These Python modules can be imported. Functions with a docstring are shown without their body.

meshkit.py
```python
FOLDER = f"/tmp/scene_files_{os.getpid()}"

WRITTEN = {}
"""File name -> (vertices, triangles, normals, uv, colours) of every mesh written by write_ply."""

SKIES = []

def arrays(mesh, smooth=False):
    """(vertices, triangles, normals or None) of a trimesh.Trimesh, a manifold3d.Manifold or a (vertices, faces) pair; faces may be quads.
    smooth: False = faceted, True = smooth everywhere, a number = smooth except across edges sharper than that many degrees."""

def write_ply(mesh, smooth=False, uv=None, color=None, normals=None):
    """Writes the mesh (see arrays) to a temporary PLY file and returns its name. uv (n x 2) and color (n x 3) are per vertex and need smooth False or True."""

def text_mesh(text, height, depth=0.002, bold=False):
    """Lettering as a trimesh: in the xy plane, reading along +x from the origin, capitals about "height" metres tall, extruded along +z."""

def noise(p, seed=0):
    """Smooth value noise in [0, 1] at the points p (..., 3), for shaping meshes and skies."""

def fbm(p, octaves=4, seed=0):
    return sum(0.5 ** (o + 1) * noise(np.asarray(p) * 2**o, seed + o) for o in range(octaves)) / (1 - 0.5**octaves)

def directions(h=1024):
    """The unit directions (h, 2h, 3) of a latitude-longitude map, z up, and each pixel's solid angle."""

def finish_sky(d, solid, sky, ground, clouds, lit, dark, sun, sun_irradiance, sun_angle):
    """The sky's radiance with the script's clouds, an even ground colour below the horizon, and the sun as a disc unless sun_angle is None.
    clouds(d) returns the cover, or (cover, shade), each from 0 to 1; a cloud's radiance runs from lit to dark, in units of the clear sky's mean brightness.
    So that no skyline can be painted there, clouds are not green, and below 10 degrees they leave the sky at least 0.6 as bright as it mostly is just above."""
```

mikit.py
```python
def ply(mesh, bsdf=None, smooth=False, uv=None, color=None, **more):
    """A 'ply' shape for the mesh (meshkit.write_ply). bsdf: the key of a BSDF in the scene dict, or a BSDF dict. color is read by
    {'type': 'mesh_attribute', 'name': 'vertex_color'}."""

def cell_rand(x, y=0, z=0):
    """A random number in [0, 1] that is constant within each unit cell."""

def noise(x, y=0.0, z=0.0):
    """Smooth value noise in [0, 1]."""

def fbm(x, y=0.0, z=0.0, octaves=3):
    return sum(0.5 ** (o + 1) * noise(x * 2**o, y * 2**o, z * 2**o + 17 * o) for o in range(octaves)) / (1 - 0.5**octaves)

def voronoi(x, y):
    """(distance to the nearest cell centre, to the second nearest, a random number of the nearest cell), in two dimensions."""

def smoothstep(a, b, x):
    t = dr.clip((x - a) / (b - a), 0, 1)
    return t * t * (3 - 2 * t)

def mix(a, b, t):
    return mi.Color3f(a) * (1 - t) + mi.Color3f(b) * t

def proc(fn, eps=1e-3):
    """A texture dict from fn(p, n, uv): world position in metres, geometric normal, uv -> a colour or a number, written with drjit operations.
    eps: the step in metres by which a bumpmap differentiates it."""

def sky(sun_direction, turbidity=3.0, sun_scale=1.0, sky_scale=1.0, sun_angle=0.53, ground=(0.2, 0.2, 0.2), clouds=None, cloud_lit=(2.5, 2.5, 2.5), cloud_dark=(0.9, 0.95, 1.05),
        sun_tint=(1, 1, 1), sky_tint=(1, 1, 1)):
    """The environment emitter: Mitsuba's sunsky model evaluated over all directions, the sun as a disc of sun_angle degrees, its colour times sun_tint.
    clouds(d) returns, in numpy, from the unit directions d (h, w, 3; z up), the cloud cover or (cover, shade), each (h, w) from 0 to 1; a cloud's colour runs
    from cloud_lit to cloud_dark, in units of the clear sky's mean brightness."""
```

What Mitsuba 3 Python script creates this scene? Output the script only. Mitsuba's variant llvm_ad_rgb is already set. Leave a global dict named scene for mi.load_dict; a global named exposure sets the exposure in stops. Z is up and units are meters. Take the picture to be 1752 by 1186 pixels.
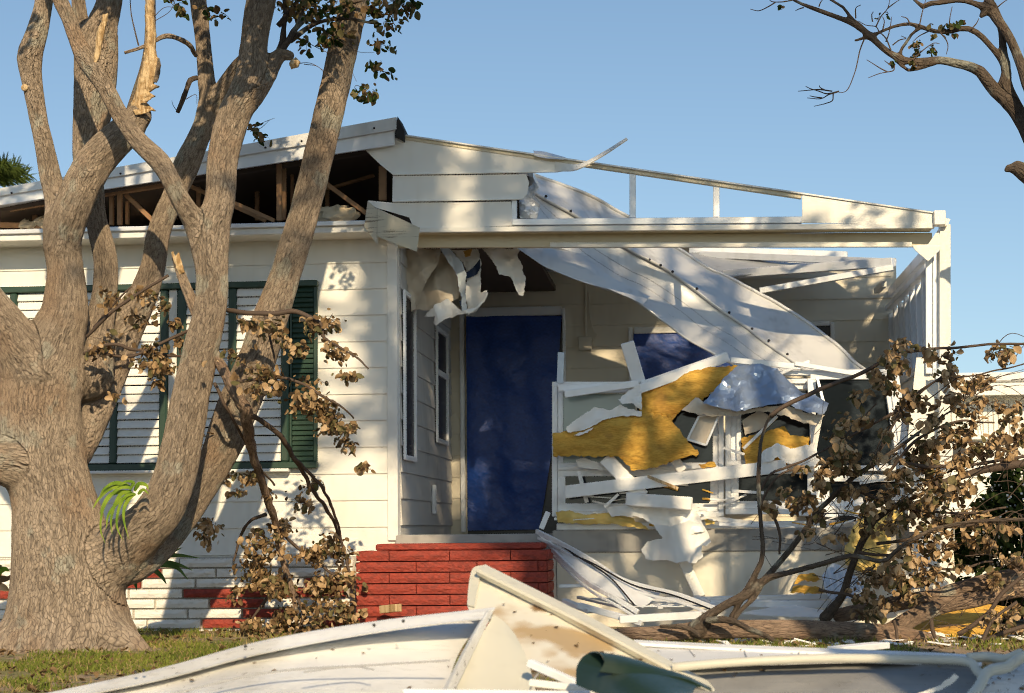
import math, random
import numpy as np, trimesh, mitsuba as mi, drjit as dr, mikit, meshkit
from mikit import noise, fbm, voronoi, smoothstep, mix, cell_rand
from scipy.spatial import cKDTree, Delaunay, ConvexHull
from shapely.geometry import Polygon, Point
from shapely import contains_xy

T = mi.ScalarTransform4f
scene, labels = {}, {}
V = lambda *a: np.array(a, float)
def nrm(a):
    a = np.asarray(a, float); return a / max(np.linalg.norm(a), 1e-12)

# ---------------------------------------------------------------- camera (photo 1752 x 1186; house front plane at y = 14 m)
F, EYE, ROLL = 3136.0, 0.78, math.radians(0.55)
W0, H0 = 1752, 1186
def basis(yaw, pitch):
    f = V(-math.sin(yaw) * math.cos(pitch), math.cos(yaw) * math.cos(pitch), math.sin(pitch))
    r = V(math.cos(yaw), math.sin(yaw), 0); u = np.cross(r, f)
    return r * math.cos(ROLL) - u * math.sin(ROLL), u * math.cos(ROLL) + r * math.sin(ROLL), f
yaw, pitch = 0.097, 0.1
for _ in range(20):
    r_, u_, f_ = basis(yaw, pitch)
    yaw += (1180 - (W0 / 2 + F * r_[1] / f_[1])) / F
    pitch += (905 - (H0 / 2 - F * u_[1] / f_[1])) / F
CR, CU, CF = basis(yaw, pitch)
CAM = V(0, 0, EYE)
scene['camera'] = {'type': 'thinlens', 'to_world': T().look_at(origin=CAM.tolist(), target=(CAM + CF).tolist(), up=CU.tolist()),
                   'fov': math.degrees(2 * math.atan(W0 / 2 / F)), 'fov_axis': 'x', 'near_clip': 0.1, 'far_clip': 2000.0,
                   'aperture_radius': 0.006, 'focus_distance': 13.6}
def P(u, v, Y):
    """the point on the upright plane y = Y that a measured position of the photograph stands for (a survey of the house front)"""
    d = CF + CR * (u - W0 / 2) / F - CU * (v - H0 / 2) / F
    return CAM + d * (Y / d[1])
def M(px, Y):
    return px * Y / F

# ---------------------------------------------------------------- daylight
exposure = 1.6
SUN = V(0.27, -1.0, 0.49)
scene['sky_light'] = mikit.sky(SUN.tolist(), turbidity=3.0, sun_tint=(0.97, 1.0, 1.01), sky_scale=1.42, sun_scale=1.2, sky_tint=(0.97, 1.0, 1.07), ground=(0.18, 0.17, 0.12))

# ---------------------------------------------------------------- bookkeeping
used = {}
def key_for(name, parent=None):
    k = (parent + '__' if parent else '') + name
    n = used.get(k, -1) + 1; used[k] = n
    return k if n == 0 else f'{k}_{n:03d}'
def add(name, mesh, mat, parent=None, smooth=False, uv=None, label=None, **more):
    k = key_for(name, parent); scene[k] = mikit.ply(mesh, mat, smooth, uv, **more)
    if label: labels[k] = {'label': label}
    return k
def put(name, shape, parent=None, to=None, mat=None):
    k = key_for(name, parent); d = dict(shape)
    if to is not None: d['to_world'] = T(np.asarray(to).tolist())
    if mat: d['bsdf'] = {'type': 'ref', 'id': mat}
    scene[k] = d; return k
def thing(name, label, cat, group=None, kind=None):
    k = key_for(name); tag(k, label, cat, group, kind); return k
def tag(k, label=None, cat=None, group=None, kind=None):
    e = labels.setdefault(k, {})
    for a, b in (('label', label), ('category', cat), ('group', group), ('kind', kind)):
        if b: e[a] = b

# ---------------------------------------------------------------- mesh helpers
cat_ = trimesh.util.concatenate
def hull(p):
    p = np.asarray(p); h = ConvexHull(p); f = h.simplices.copy(); n = h.equations[:, :3]
    t = p[f]; flip = (np.cross(t[:, 1] - t[:, 0], t[:, 2] - t[:, 0]) * n).sum(1) < 0
    f[flip] = f[flip][:, ::-1]
    return trimesh.Trimesh(p, f, process=False)
def cbox(a, b, c=0.003):
    """box between two corners with chamfered edges"""
    a, b = np.minimum(a, b), np.maximum(a, b); m, s = (a + b) / 2, (b - a) / 2
    c = min(c, s.min() * 0.45); p = []
    for sx in (-1, 1):
        for sy in (-1, 1):
            for sz in (-1, 1):
                for k in range(3):
                    q = s - c; q[k] = s[k]; p.append(m + q * (sx, sy, sz))
    return hull(p)
def box(a, b):
    return trimesh.creation.box(bounds=[np.minimum(a, b), np.maximum(a, b)])
def frame(p, q, up=(0, 0, 1)):
    t = nrm(np.asarray(q) - p); s = np.cross(t, up)
    s = nrm(s) if np.linalg.norm(s) > 1e-3 else nrm(np.cross(t, (1, 0, 0)))
    return t, s, np.cross(s, t)
def bar(p, q, w, h, up=(0, 0, 1), c=0.003):
    """straight member from p to q, w across (horizontal), h in the up direction"""
    p, q = np.asarray(p, float), np.asarray(q, float); t, s, n = frame(p, q, up); L = np.linalg.norm(q - p)
    m = cbox(V(0, -w / 2, -h / 2), V(L, w / 2, h / 2), c)
    m.vertices = p + m.vertices[:, :1] * t + m.vertices[:, 1:2] * (-s) + m.vertices[:, 2:] * n
    if np.dot(np.cross(t, -s), n) < 0: m.faces = m.faces[:, ::-1]
    return m
def spline(pts, n):
    """Catmull-Rom through rows of pts, n samples per span"""
    p = np.asarray(pts, float); p = np.vstack([2 * p[0] - p[1], p, 2 * p[-1] - p[-2]]); out = []
    for i in range(1, len(p) - 2):
        t = np.linspace(0, 1, n, endpoint=False)[:, None]; a, b, c, d = p[i - 1:i + 3]
        out.append(0.5 * (2 * b + (c - a) * t + (2 * a - 5 * b + 4 * c - d) * t**2 + (3 * b - a - 3 * c + d) * t**3))
    return np.vstack(out + [p[-2:-1]])
def tube(pts, rad, sides=7, caps=True):
    pts = np.asarray(pts, float); rad = np.broadcast_to(rad, len(pts)); tan = np.gradient(pts, axis=0)
    ref = V(0.31, -0.9, 0.3); v = []
    ang = np.arange(sides) / sides * 2 * np.pi
    for p, r, t in zip(pts, rad, tan):
        t = nrm(t); a = nrm(ref - t * (ref @ t)); ref = a; b = np.cross(t, a)
        v.append(p + r * (np.cos(ang)[:, None] * a + np.sin(ang)[:, None] * b))
    n = len(pts); v = np.vstack(v); f = []
    i = np.arange(sides); j = (i + 1) % sides
    for k in range(n - 1):
        f += [np.stack([k * sides + i, k * sides + j, (k + 1) * sides + j], 1), np.stack([k * sides + i, (k + 1) * sides + j, (k + 1) * sides + i], 1)]
    if caps:
        v = np.vstack([v, pts[:1], pts[-1:]])
        f += [np.stack([j, i, i * 0 + n * sides], 1), np.stack([(n - 1) * sides + i, (n - 1) * sides + j, i * 0 + n * sides + 1], 1)]
    return trimesh.Trimesh(v, np.vstack(f), process=False)
def prism(poly3, n, th):
    """solid from a planar outline (3-D points, in order), thickness th along n (the outline is the front face, n points to the back)"""
    p = np.asarray(poly3, float); n = nrm(n); o = p[0]
    a = nrm(p[1] - p[0]); a = nrm(a - n * (a @ n)); b = np.cross(n, a)
    q = np.stack([(p - o) @ a, (p - o) @ b], 1)
    m = trimesh.creation.extrude_polygon(Polygon(q), th, engine='earcut')
    v = m.vertices; m.vertices = o + v[:, :1] * a + v[:, 1:2] * b + v[:, 2:] * n
    return m
def panel(px, Y, th=0.012):
    return prism([P(u, v, Y) for u, v in px], (0, 1, 0), th)
def solid_grid(G, th, nrm_dir=None):
    """closed thin solid from a grid of points (n, m, 3)"""
    n, m = G.shape[:2]; du, dv = np.gradient(G, axis=0), np.gradient(G, axis=1); N = np.cross(du, dv)
    N /= np.linalg.norm(N, axis=2, keepdims=True) + 1e-9
    top, bot = (G + N * th / 2).reshape(-1, 3), (G - N * th / 2).reshape(-1, 3); k = n * m
    i, j = np.meshgrid(np.arange(n - 1), np.arange(m - 1), indexing='ij'); a = (i * m + j).ravel(); b, c, d = a + m, a + m + 1, a + 1
    f = [np.stack([a, b, c], 1), np.stack([a, c, d], 1), np.stack([a, c, b], 1) + k, np.stack([a, d, c], 1) + k]
    rim = np.concatenate([np.arange(m), np.arange(1, n) * m + m - 1, (n - 1) * m + np.arange(m - 2, -1, -1), np.arange(n - 2, 0, -1) * m])
    r2 = np.roll(rim, -1); f += [np.stack([rim, r2, r2 + k], 1), np.stack([rim, r2 + k, rim + k], 1)]
    return trimesh.Trimesh(np.vstack([top, bot]), np.vstack(f), process=False)
def sheet(outline, Y, th=0.006, step=0.03, amp=0.02, freq=6.0, seed=1, fold=None, edge=0.0, ragged=0.0):
    """crumpled sheet or batt filling an outline measured on the photograph. Y: depth, or a function of the two measured positions.
    th: thickness in metres; fold(x, z): extra depth in metres"""
    Yf = Y if callable(Y) else (lambda u, v: Y)
    o = np.asarray(outline, float); Ym = np.mean([Yf(u, v) for u, v in o]); s = F / Ym
    rng = np.random.default_rng(seed)
    seg = []
    for a, b in zip(o, np.roll(o, -1, 0)):
        k = max(1, int(np.linalg.norm(b - a) / (step * s))); t = np.arange(k)[:, None] / k; q = a + (b - a) * t
        if ragged: q[1:] += rng.normal(0, ragged * s, (k - 1, 2))
        seg.append(q)
    ring = np.vstack(seg); pg = Polygon(ring).buffer(0)
    if pg.geom_type != 'Polygon': pg = max(pg.geoms, key=lambda g: g.area)
    ring = np.array(pg.exterior.coords)[:-1]
    x0, y0, x1, y1 = pg.bounds; g = step * s
    gx, gy = np.meshgrid(np.arange(x0, x1, g), np.arange(y0, y1, g)); q = np.stack([gx.ravel(), gy.ravel()], 1) + rng.uniform(-.25, .25, (gx.size, 2)) * g
    inn = pg.buffer(-g * 0.5)
    q = q[contains_xy(inn, q[:, 0], q[:, 1])] if not inn.is_empty else q[:0]
    p2 = np.vstack([ring, q]); tri = Delaunay(p2).simplices; c = p2[tri].mean(1); tri = tri[contains_xy(pg, c[:, 0], c[:, 1])]
    p3 = np.array([P(u, v, Yf(u, v)) for u, v in p2])
    d = amp * (meshkit.fbm(np.c_[p3[:, 0], p3[:, 2], p3[:, 1] * 0] * freq + seed * 3.7, 3, seed) - 0.5) * 2
    if fold is not None: d = d + fold(p3[:, 0], p3[:, 2])
    dist = np.array([pg.exterior.distance(Point(a)) for a in p2]) / s if edge else np.ones(len(p2))
    rim_t = np.clip(dist / edge, 0.15, 1) ** 0.5 if edge else np.ones(len(p2))
    fr, bk = p3.copy(), p3.copy(); fr[:, 1] += d - th / 2 * rim_t; bk[:, 1] += d + th / 2 * rim_t
    if th > 0.02: fr[:, 1] += -(meshkit.fbm(p3 * 28, 3, seed + 5) - .5) * th * 0.5
    a, b, cc = p3[tri[:, 0]], p3[tri[:, 1]], p3[tri[:, 2]]; up = np.cross(b - a, cc - a)[:, 1] > 0
    tri[up] = tri[up][:, ::-1]; n, r = len(p2), len(ring)
    i = np.arange(r); j = (i + 1) % r
    A = 0.5 * ((ring[:, 0] * np.roll(ring[:, 1], -1)) - np.roll(ring[:, 0], -1) * ring[:, 1]).sum()
    w = np.vstack([np.stack([i, j, j + n], 1), np.stack([i, j + n, i + n], 1)])
    if A < 0: w = w[:, ::-1]
    return trimesh.Trimesh(np.vstack([fr, bk]), np.vstack([tri, tri[:, ::-1] + n, w]), process=False)
def ruled(rows, n, m, th, ripple=None):
    """curved panel from control rows [(u, v, Y), ...], all the same length: rows across, points along"""
    G = np.array([[P(*c) for c in row] for row in rows]); k = G.shape[1]
    G = np.stack([spline(row, n) for row in G]); G = np.stack([spline(G[:, j], m) for j in range(G.shape[1])], 1)
    if ripple is not None: G = G + ripple(G)
    return solid_grid(G, th)

# ---------------------------------------------------------------- materials
def rgb(c): return {'type': 'rgb', 'value': list(map(float, c))}
def mat(name, c, rough=0.5, two=False, bump=None, bscale=1.0, eps=1e-3, **more):
    b = {'type': 'principled', 'base_color': c if isinstance(c, dict) else rgb(c), 'roughness': rough if isinstance(rough, dict) else float(rough), **more}
    if bump: b = {'type': 'bumpmap', 'arbitrary': bump, 'scale': bscale, 'bsdf': b}
    scene[name] = {'type': 'twosided', 'bsdf': b} if two else b
def stained(base, dirt, fx=3.0, fz=1.2, amount=0.35):
    def fn(p, n, uv):
        a = fbm(p.x * fx, p.y * fx, p.z * fz, 3); b = fbm(p.x * 23, p.y * 23, p.z * 3.0, 2)
        return mix(base, dirt, smoothstep(0.45, 0.85, a * 0.65 + b * 0.35) * amount)
    return mikit.proc(fn)
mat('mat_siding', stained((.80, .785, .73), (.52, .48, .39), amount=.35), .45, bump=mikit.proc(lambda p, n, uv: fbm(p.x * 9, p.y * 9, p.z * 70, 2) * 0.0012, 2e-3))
mat('mat_trim', stained((.80, .79, .75), (.48, .45, .40), 6, 6, .4), .4)
mat('mat_beam', stained((.66, .59, .43), (.38, .32, .2), 2, 14, .5), .5)
mat('mat_alu', stained((.72, .735, .76), (.46, .46, .45), 5, 5, .5), .35, metallic=0.25)
mat('mat_roofmetal', stained((.66, .66, .65), (.36, .35, .33), 2.6, 2.6, .7), .33, metallic=0.2)
mat('mat_greymetal', stained((.34, .35, .36), (.16, .16, .16), 4, 4, .8), .4, metallic=.3)
mat('mat_vinyl', stained((.84, .85, .86), (.5, .48, .44), 7, 7, .35), .35)
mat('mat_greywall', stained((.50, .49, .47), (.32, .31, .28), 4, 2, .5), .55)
mat('mat_backwall', stained((.70, .64, .51), (.46, .41, .31), 2, 2, .4), .5)
mat('mat_green', stained((.024, .056, .038), (.05, .07, .05), 8, 8, .6), .42)
mat('mat_redbrick', mikit.proc(lambda p, n, uv: mix((.33, .047, .028), (.21, .036, .024), smoothstep(.3, .75, fbm(p.x * 40, p.y * 40, p.z * 40, 3)))), .75,
    bump=mikit.proc(lambda p, n, uv: fbm(p.x * 80, p.y * 80, p.z * 80, 3) * 0.010, 2e-3))
mat('mat_whitebrick', mikit.proc(lambda p, n, uv: mix((.80, .78, .73), (.60, .56, .50), smoothstep(.5, .9, fbm(p.x * 24, p.y * 24, p.z * 24, 3)))), .6,
    bump=mikit.proc(lambda p, n, uv: fbm(p.x * 60, p.y * 60, p.z * 60, 3) * 0.006, 2e-3))
mat('mat_mortar', stained((.40, .38, .34), (.24, .23, .2), 20, 20, .6), .8)
mat('mat_stucco', stained((.74, .70, .60), (.5, .45, .36), 3, 3, .5), .7, bump=mikit.proc(lambda p, n, uv: fbm(p.x * 40, p.y * 40, p.z * 40, 3) * 0.004, 2e-3))
mat('mat_concrete', stained((.36, .35, .33), (.16, .155, .15), 5, 9, .9), .8, bump=mikit.proc(lambda p, n, uv: fbm(p.x * 50, p.y * 50, p.z * 50, 3) * 0.003, 2e-3))
mat('mat_timber', mikit.proc(lambda p, n, uv: mix((.36, .20, .095), (.21, .11, .05), fbm(p.x * 14, p.y * 14, p.z * 14, 3))), .65)
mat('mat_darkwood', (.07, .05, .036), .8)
mat('mat_dark', (.012, .012, .014), .35)
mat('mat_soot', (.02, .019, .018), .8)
scene['mat_window'] = {'type': 'principled', 'base_color': rgb((.010, .014, .018)), 'roughness': 0.06, 'specular': 0.35}
mat('mat_tarp', mikit.proc(lambda p, n, uv: mix((.005, .032, .18), (.013, .07, .34), fbm(p.x * 60, p.y * 8, p.z * 60, 2))), .42,
    bump=mikit.proc(lambda p, n, uv: fbm(p.x * 11, p.y * 5, p.z * 12, 4) * 0.013 + fbm(p.x * 140, p.y * 5, p.z * 160, 2) * 0.002, 2e-3))
def batt_fn(p, n, uv):
    a = fbm(p.x * 8, p.y * 8, p.z * 22, 3); b = fbm(p.x * 45, p.y * 45, p.z * 130, 3); c = fbm(p.x * 5 + 3, p.y * 5, p.z * 5, 4)
    return mix(mix((.72, .44, .085), (.52, .28, .045), smoothstep(.3, .7, a * .5 + b * .5)), (.40, .20, .05), smoothstep(.55, .7, c) * .6)
mat('mat_battyellow', mikit.proc(batt_fn), .95, bump=mikit.proc(lambda p, n, uv: fbm(p.x * 40, p.y * 40, p.z * 120, 4) * 0.022, 2e-3))
mat('mat_battpale', mikit.proc(lambda p, n, uv: mix((.80, .62, .24), (.62, .42, .10), fbm(p.x * 18, p.y * 18, p.z * 18, 3))), .9,
    bump=mikit.proc(lambda p, n, uv: fbm(p.x * 60, p.y * 60, p.z * 60, 3) * 0.01, 2e-3))
mat('mat_foil', mikit.proc(lambda p, n, uv: mix((.27, .36, .52), (.42, .50, .62), fbm(p.x * 12, p.y * 12, p.z * 12, 2))), .25, metallic=.55, two=True)
mat('mat_whitesheet', stained((.84, .83, .80), (.62, .56, .46), 6, 6, .4), .6, two=True)
mat('mat_tansheet', stained((.60, .53, .43), (.42, .34, .25), 6, 2, .5), .6, two=True)
mat('mat_bluesheet', stained((.56, .63, .70), (.42, .47, .55), 6, 6, .4), .5, two=True)
mat('mat_navy', (.012, .028, .075), .5)
mat('mat_redmortar', (.20, .032, .02), .8)
mat('mat_rib', (.36, .36, .36), .5)
mat('mat_fluff', mikit.proc(lambda p, n, uv: mix((.66, .56, .40), (.42, .32, .19), fbm(p.x * 22, p.y * 22, p.z * 22, 3))), .95, bump=mikit.proc(lambda p, n, uv: fbm(p.x * 60, p.y * 60, p.z * 60, 3) * .02, 2e-3))
mat('mat_stainpanel', mikit.proc(lambda p, n, uv: mix(mix((.66, .63, .55), (.44, .32, .18), smoothstep(.46, .64, fbm(p.x * 5, p.y * 5, p.z * 5, 4))), (.20, .12, .06), smoothstep(.62, .76, fbm(p.x * 9, p.y * 9, p.z * 9 + 4, 4)))), .5)
mat('mat_greengloss', stained((.018, .036, .023), (.045, .06, .045), 8, 8, .7), .22, specular=.4)
scene['mat_grass'] = {'type': 'principledthin', 'base_color': mikit.proc(lambda p, n, uv: mix((.27, .28, .06), (.11, .16, .03), fbm(p.x * 3, p.y * 3, 0, 2))), 'roughness': .6, 'diff_trans': .5}
scene['mat_drygrass'] = {'type': 'principledthin', 'base_color': rgb((.38, .29, .14)), 'roughness': .7, 'diff_trans': .4}
scene['mat_leaf_palm'] = {'type': 'principledthin', 'base_color': rgb((.10, .14, .035)), 'roughness': .5, 'diff_trans': .5}
mat('mat_palegreen', (.30, .36, .33), .15, specular=.6)
mat('mat_creampanel', stained((.60, .58, .49), (.42, .39, .31), 5, 5, .6), .5)
mat('mat_weathered', mikit.proc(lambda p, n, uv: mix((.56, .53, .43), (.16, .13, .09), smoothstep(.58, .72, fbm(p.x * 5, p.y * 5, p.z * 60, 3)) * .8)), .6)
mat('mat_sidepanel', stained((.36, .40, .45), (.25, .27, .3), 6, 2, .5), .45)
def wreck(base, dirt):
    def fn(p, n, uv):
        a = fbm(p.x * 3, p.y * 3, p.z * 3, 4); s = fbm(p.x * 70, p.y * 70, p.z * 70, 2); l = fbm(p.x * 8, p.y * 120, p.z * 160, 2)
        c = mix(base, dirt, smoothstep(.42, .7, a) * .5 + smoothstep(.62, .7, l) * .22); return mix(c, (.12, .10, .08), smoothstep(.70, .78, s * .6 + a * .4) * .8)
    return mikit.proc(fn)
mat('mat_wreckwhite', wreck((.68, .68, .67), (.42, .40, .36)), .38, bump=mikit.proc(lambda p, n, uv: fbm(p.x * 7, p.y * 7, p.z * 7, 3) * .02, 3e-3))
mat('mat_wreckrim', wreck((.74, .74, .73), (.45, .42, .36)), .4)
mat('mat_wreckgrey', wreck((.27, .265, .255), (.15, .145, .135)), .7, bump=mikit.proc(lambda p, n, uv: fbm(p.x * 7, p.y * 7, p.z * 7, 3) * .02, 3e-3))

# ================================================================ GROUND
def ground_fn(p, n, uv):
    a = fbm(p.x * 1.3, p.y * 1.3, 0, 3); b = fbm(p.x * 9, p.y * 9, 3, 3); c = fbm(p.x * 60, p.y * 60, 5, 2)
    soil = mix((.16, .115, .075), (.30, .235, .17), b * .6 + c * .4)
    return mix(soil, mix((.07, .085, .022), (.13, .13, .04), c), smoothstep(.42, .6, a * .6 + b * .4) * .75)
mat('mat_ground', mikit.proc(ground_fn), .9, bump=mikit.proc(lambda p, n, uv: fbm(p.x * 40, p.y * 40, 0, 3) * .03, 4e-3))
def gz(x, y):
    return 0.03 + 0.05 * (meshkit.fbm(np.stack([np.asarray(x, float) * .5, np.asarray(y, float) * .5, np.asarray(x, float) * 0], -1), 3, 3) - .5)
_e = np.concatenate([-np.geomspace(400, 8, 12), np.linspace(-7.5, 7.5, 61), np.geomspace(8, 400, 12)])
_x, _y = np.meshgrid(_e, _e + 8, indexing='ij'); _z = gz(_x, _y) * (np.abs(_x) < 7.6)
_g = solid_grid(np.stack([_x, _y, _z], -1), 0.001); k = add('ground', _g, 'mat_ground', smooth=True); tag(k, kind='structure')

# ================================================================ HOUSE
HF, HB, SW = 14.0, 17.15, 14.35     # front wall, recessed wall, porch wall
house = thing('house', 'cream lap sided single storey house with torn open gable and louvered window', 'house')
def xz(u, v, Y): p = P(u, v, Y); return p[0], p[2]
XC = P(681, 700, HF)[0]             # right corner of the front wing
XL = P(-80, 700, HF)[0] - 2.0
ZS = P(650, 584, HF)[2]; CO = (ZS - P(650, 902, HF)[2]) / 7
ZT = P(600, 405, HF)[2]             # underside of eave ledge
ZB = P(360, 953, HF)[2]             # top of brick skirt
def plank(x0, x1, z0, z1, y, lap=.016, top=.004, axis='x'):
    """lapped board, face towards -y, bottom edge proud"""
    prof = [(0, z0), (-lap + .002, z0), (-lap, z0 + .003), (-lap, z0 + .008), (-top, z1), (0, z1)]
    v = np.array([(x, y + a, b) for x in (x0, x1) for a, b in prof]); n = len(prof)
    f = [(i, (i + 1) % n, (i + 1) % n + n) for i in range(n)] + [(i, (i + 1) % n + n, i + n) for i in range(n)]
    f += [(0, i + 1, i) for i in range(1, n - 1)] + [(n, n + i, n + i + 1) for i in range(1, n - 1)]
    m = trimesh.Trimesh(v, np.array(f)[:, ::-1], process=False)
    if m.volume < 0: m.invert()
    return m
fw = add('front_wall', box((XL, HF, 0), (XC - .01, HF + .12, ZT)), 'mat_siding', house)
z = ZS + 4 * CO
while z > ZB - CO:
    a, b = max(z - CO, ZB), min(z, ZT)
    if b - a > .02: add('plank', plank(XL, XC - .075, a, b, HF), 'mat_siding', fw)
    z -= CO
add('corner_post', cbox((XC - .08, HF - .028, P(650, 925, HF)[2]), (XC, HF + .10, ZT), .004), 'mat_trim', house)
# brick skirt of long thin bricks, one by one
sk = add('brick_skirt', box((XL, HF - .02, -.1), (P(610, 960, HF)[0], HF + .02, ZB)), 'mat_mortar', house)
random.seed(5)
def rough_brick(seed, L, H, D):
    rng = np.random.default_rng(seed); gx, gz_ = np.linspace(-L / 2, L / 2, 6), np.linspace(-H / 2, H / 2, 3)
    v = []
    for a in gx:
        for b in gz_:
            e = (abs(a) > L / 2 - 1e-6) or (abs(b) > H / 2 - 1e-6)
            v.append((a + (rng.normal(0, .002) if not e else 0), -D + (.007 if e else rng.uniform(-.004, .004)), b))
    n = len(v); v += [(-L / 2, 0, -H / 2), (L / 2, 0, -H / 2), (L / 2, 0, H / 2), (-L / 2, 0, H / 2)]; f = []
    for i in range(5):
        for j in range(2):
            a = i * 3 + j; f += [(a, a + 3, a + 4), (a, a + 4, a + 1)]
    bl, br, tr, tl = n, n + 1, n + 2, n + 3
    for i in range(5): f += [(bl if i == 0 else i * 3, br if i == 4 else 0, i * 3)][:0]
    for i in range(5):
        f += [(i * 3, bl, (i + 1) * 3), (i * 3 + 2, (i + 1) * 3 + 2, tl)]
    f += [(15, bl, br), (17, tr, tl)]
    for j in range(2): f += [(j, j + 1, bl), (15 + j, br, 15 + j + 1)]
    f += [(2, tl, bl), (17, br, tr)]
    return trimesh.Trimesh(np.array(v), np.array(f), process=False)
BL, BH = .413, .0635; RP = .0775
bricks = [mikit.ply(rough_brick(i, BL, BH, .04), 'mat_whitebrick') for i in range(4)]
def lay(parent, x, z, w, y, red, h=BH, deep=1.0):
    S = np.eye(4); S[0, 0] = w / BL; S[2, 2] = h / BH; S[1, 1] = deep * random.uniform(.9, 1.12); S[:3, 3] = (x + w / 2, y, z)
    put('brick', random.choice(bricks), parent, S, 'mat_redbrick' if red else 'mat_whitebrick')
xr = P(606, 1000, HF)[0]; x_at = lambda u: P(u, 1010, HF)[0]
RED = [(0, 160, 302), (1, 160, 250), (2, 325, 470), (2, 500, 606), (2, -60, 14), (3, 345, 425), (3, 520, 560), (5, 348, 460), (5, 570, 606), (4, 448, 490), (1, 515, 560), (0, -60, 0)]
offs = [.02, .31, .15, .05, .26, .09, .2, .3]
for r in range(8):
    zc = ZB - .045 - r * RP
    if zc < -.02: break
    x = XL + offs[r]
    while x < xr - .03:
        w = min(BL, xr - x)
        row = r - 1
        red = any(q == row and x_at(a) - .06 < x + w / 2 < x_at(b) + .06 for q, a, b in RED)
        if w > .05: lay(sk, x, zc, w - .004, HF - .02, red)
        x += BL + .014
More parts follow.
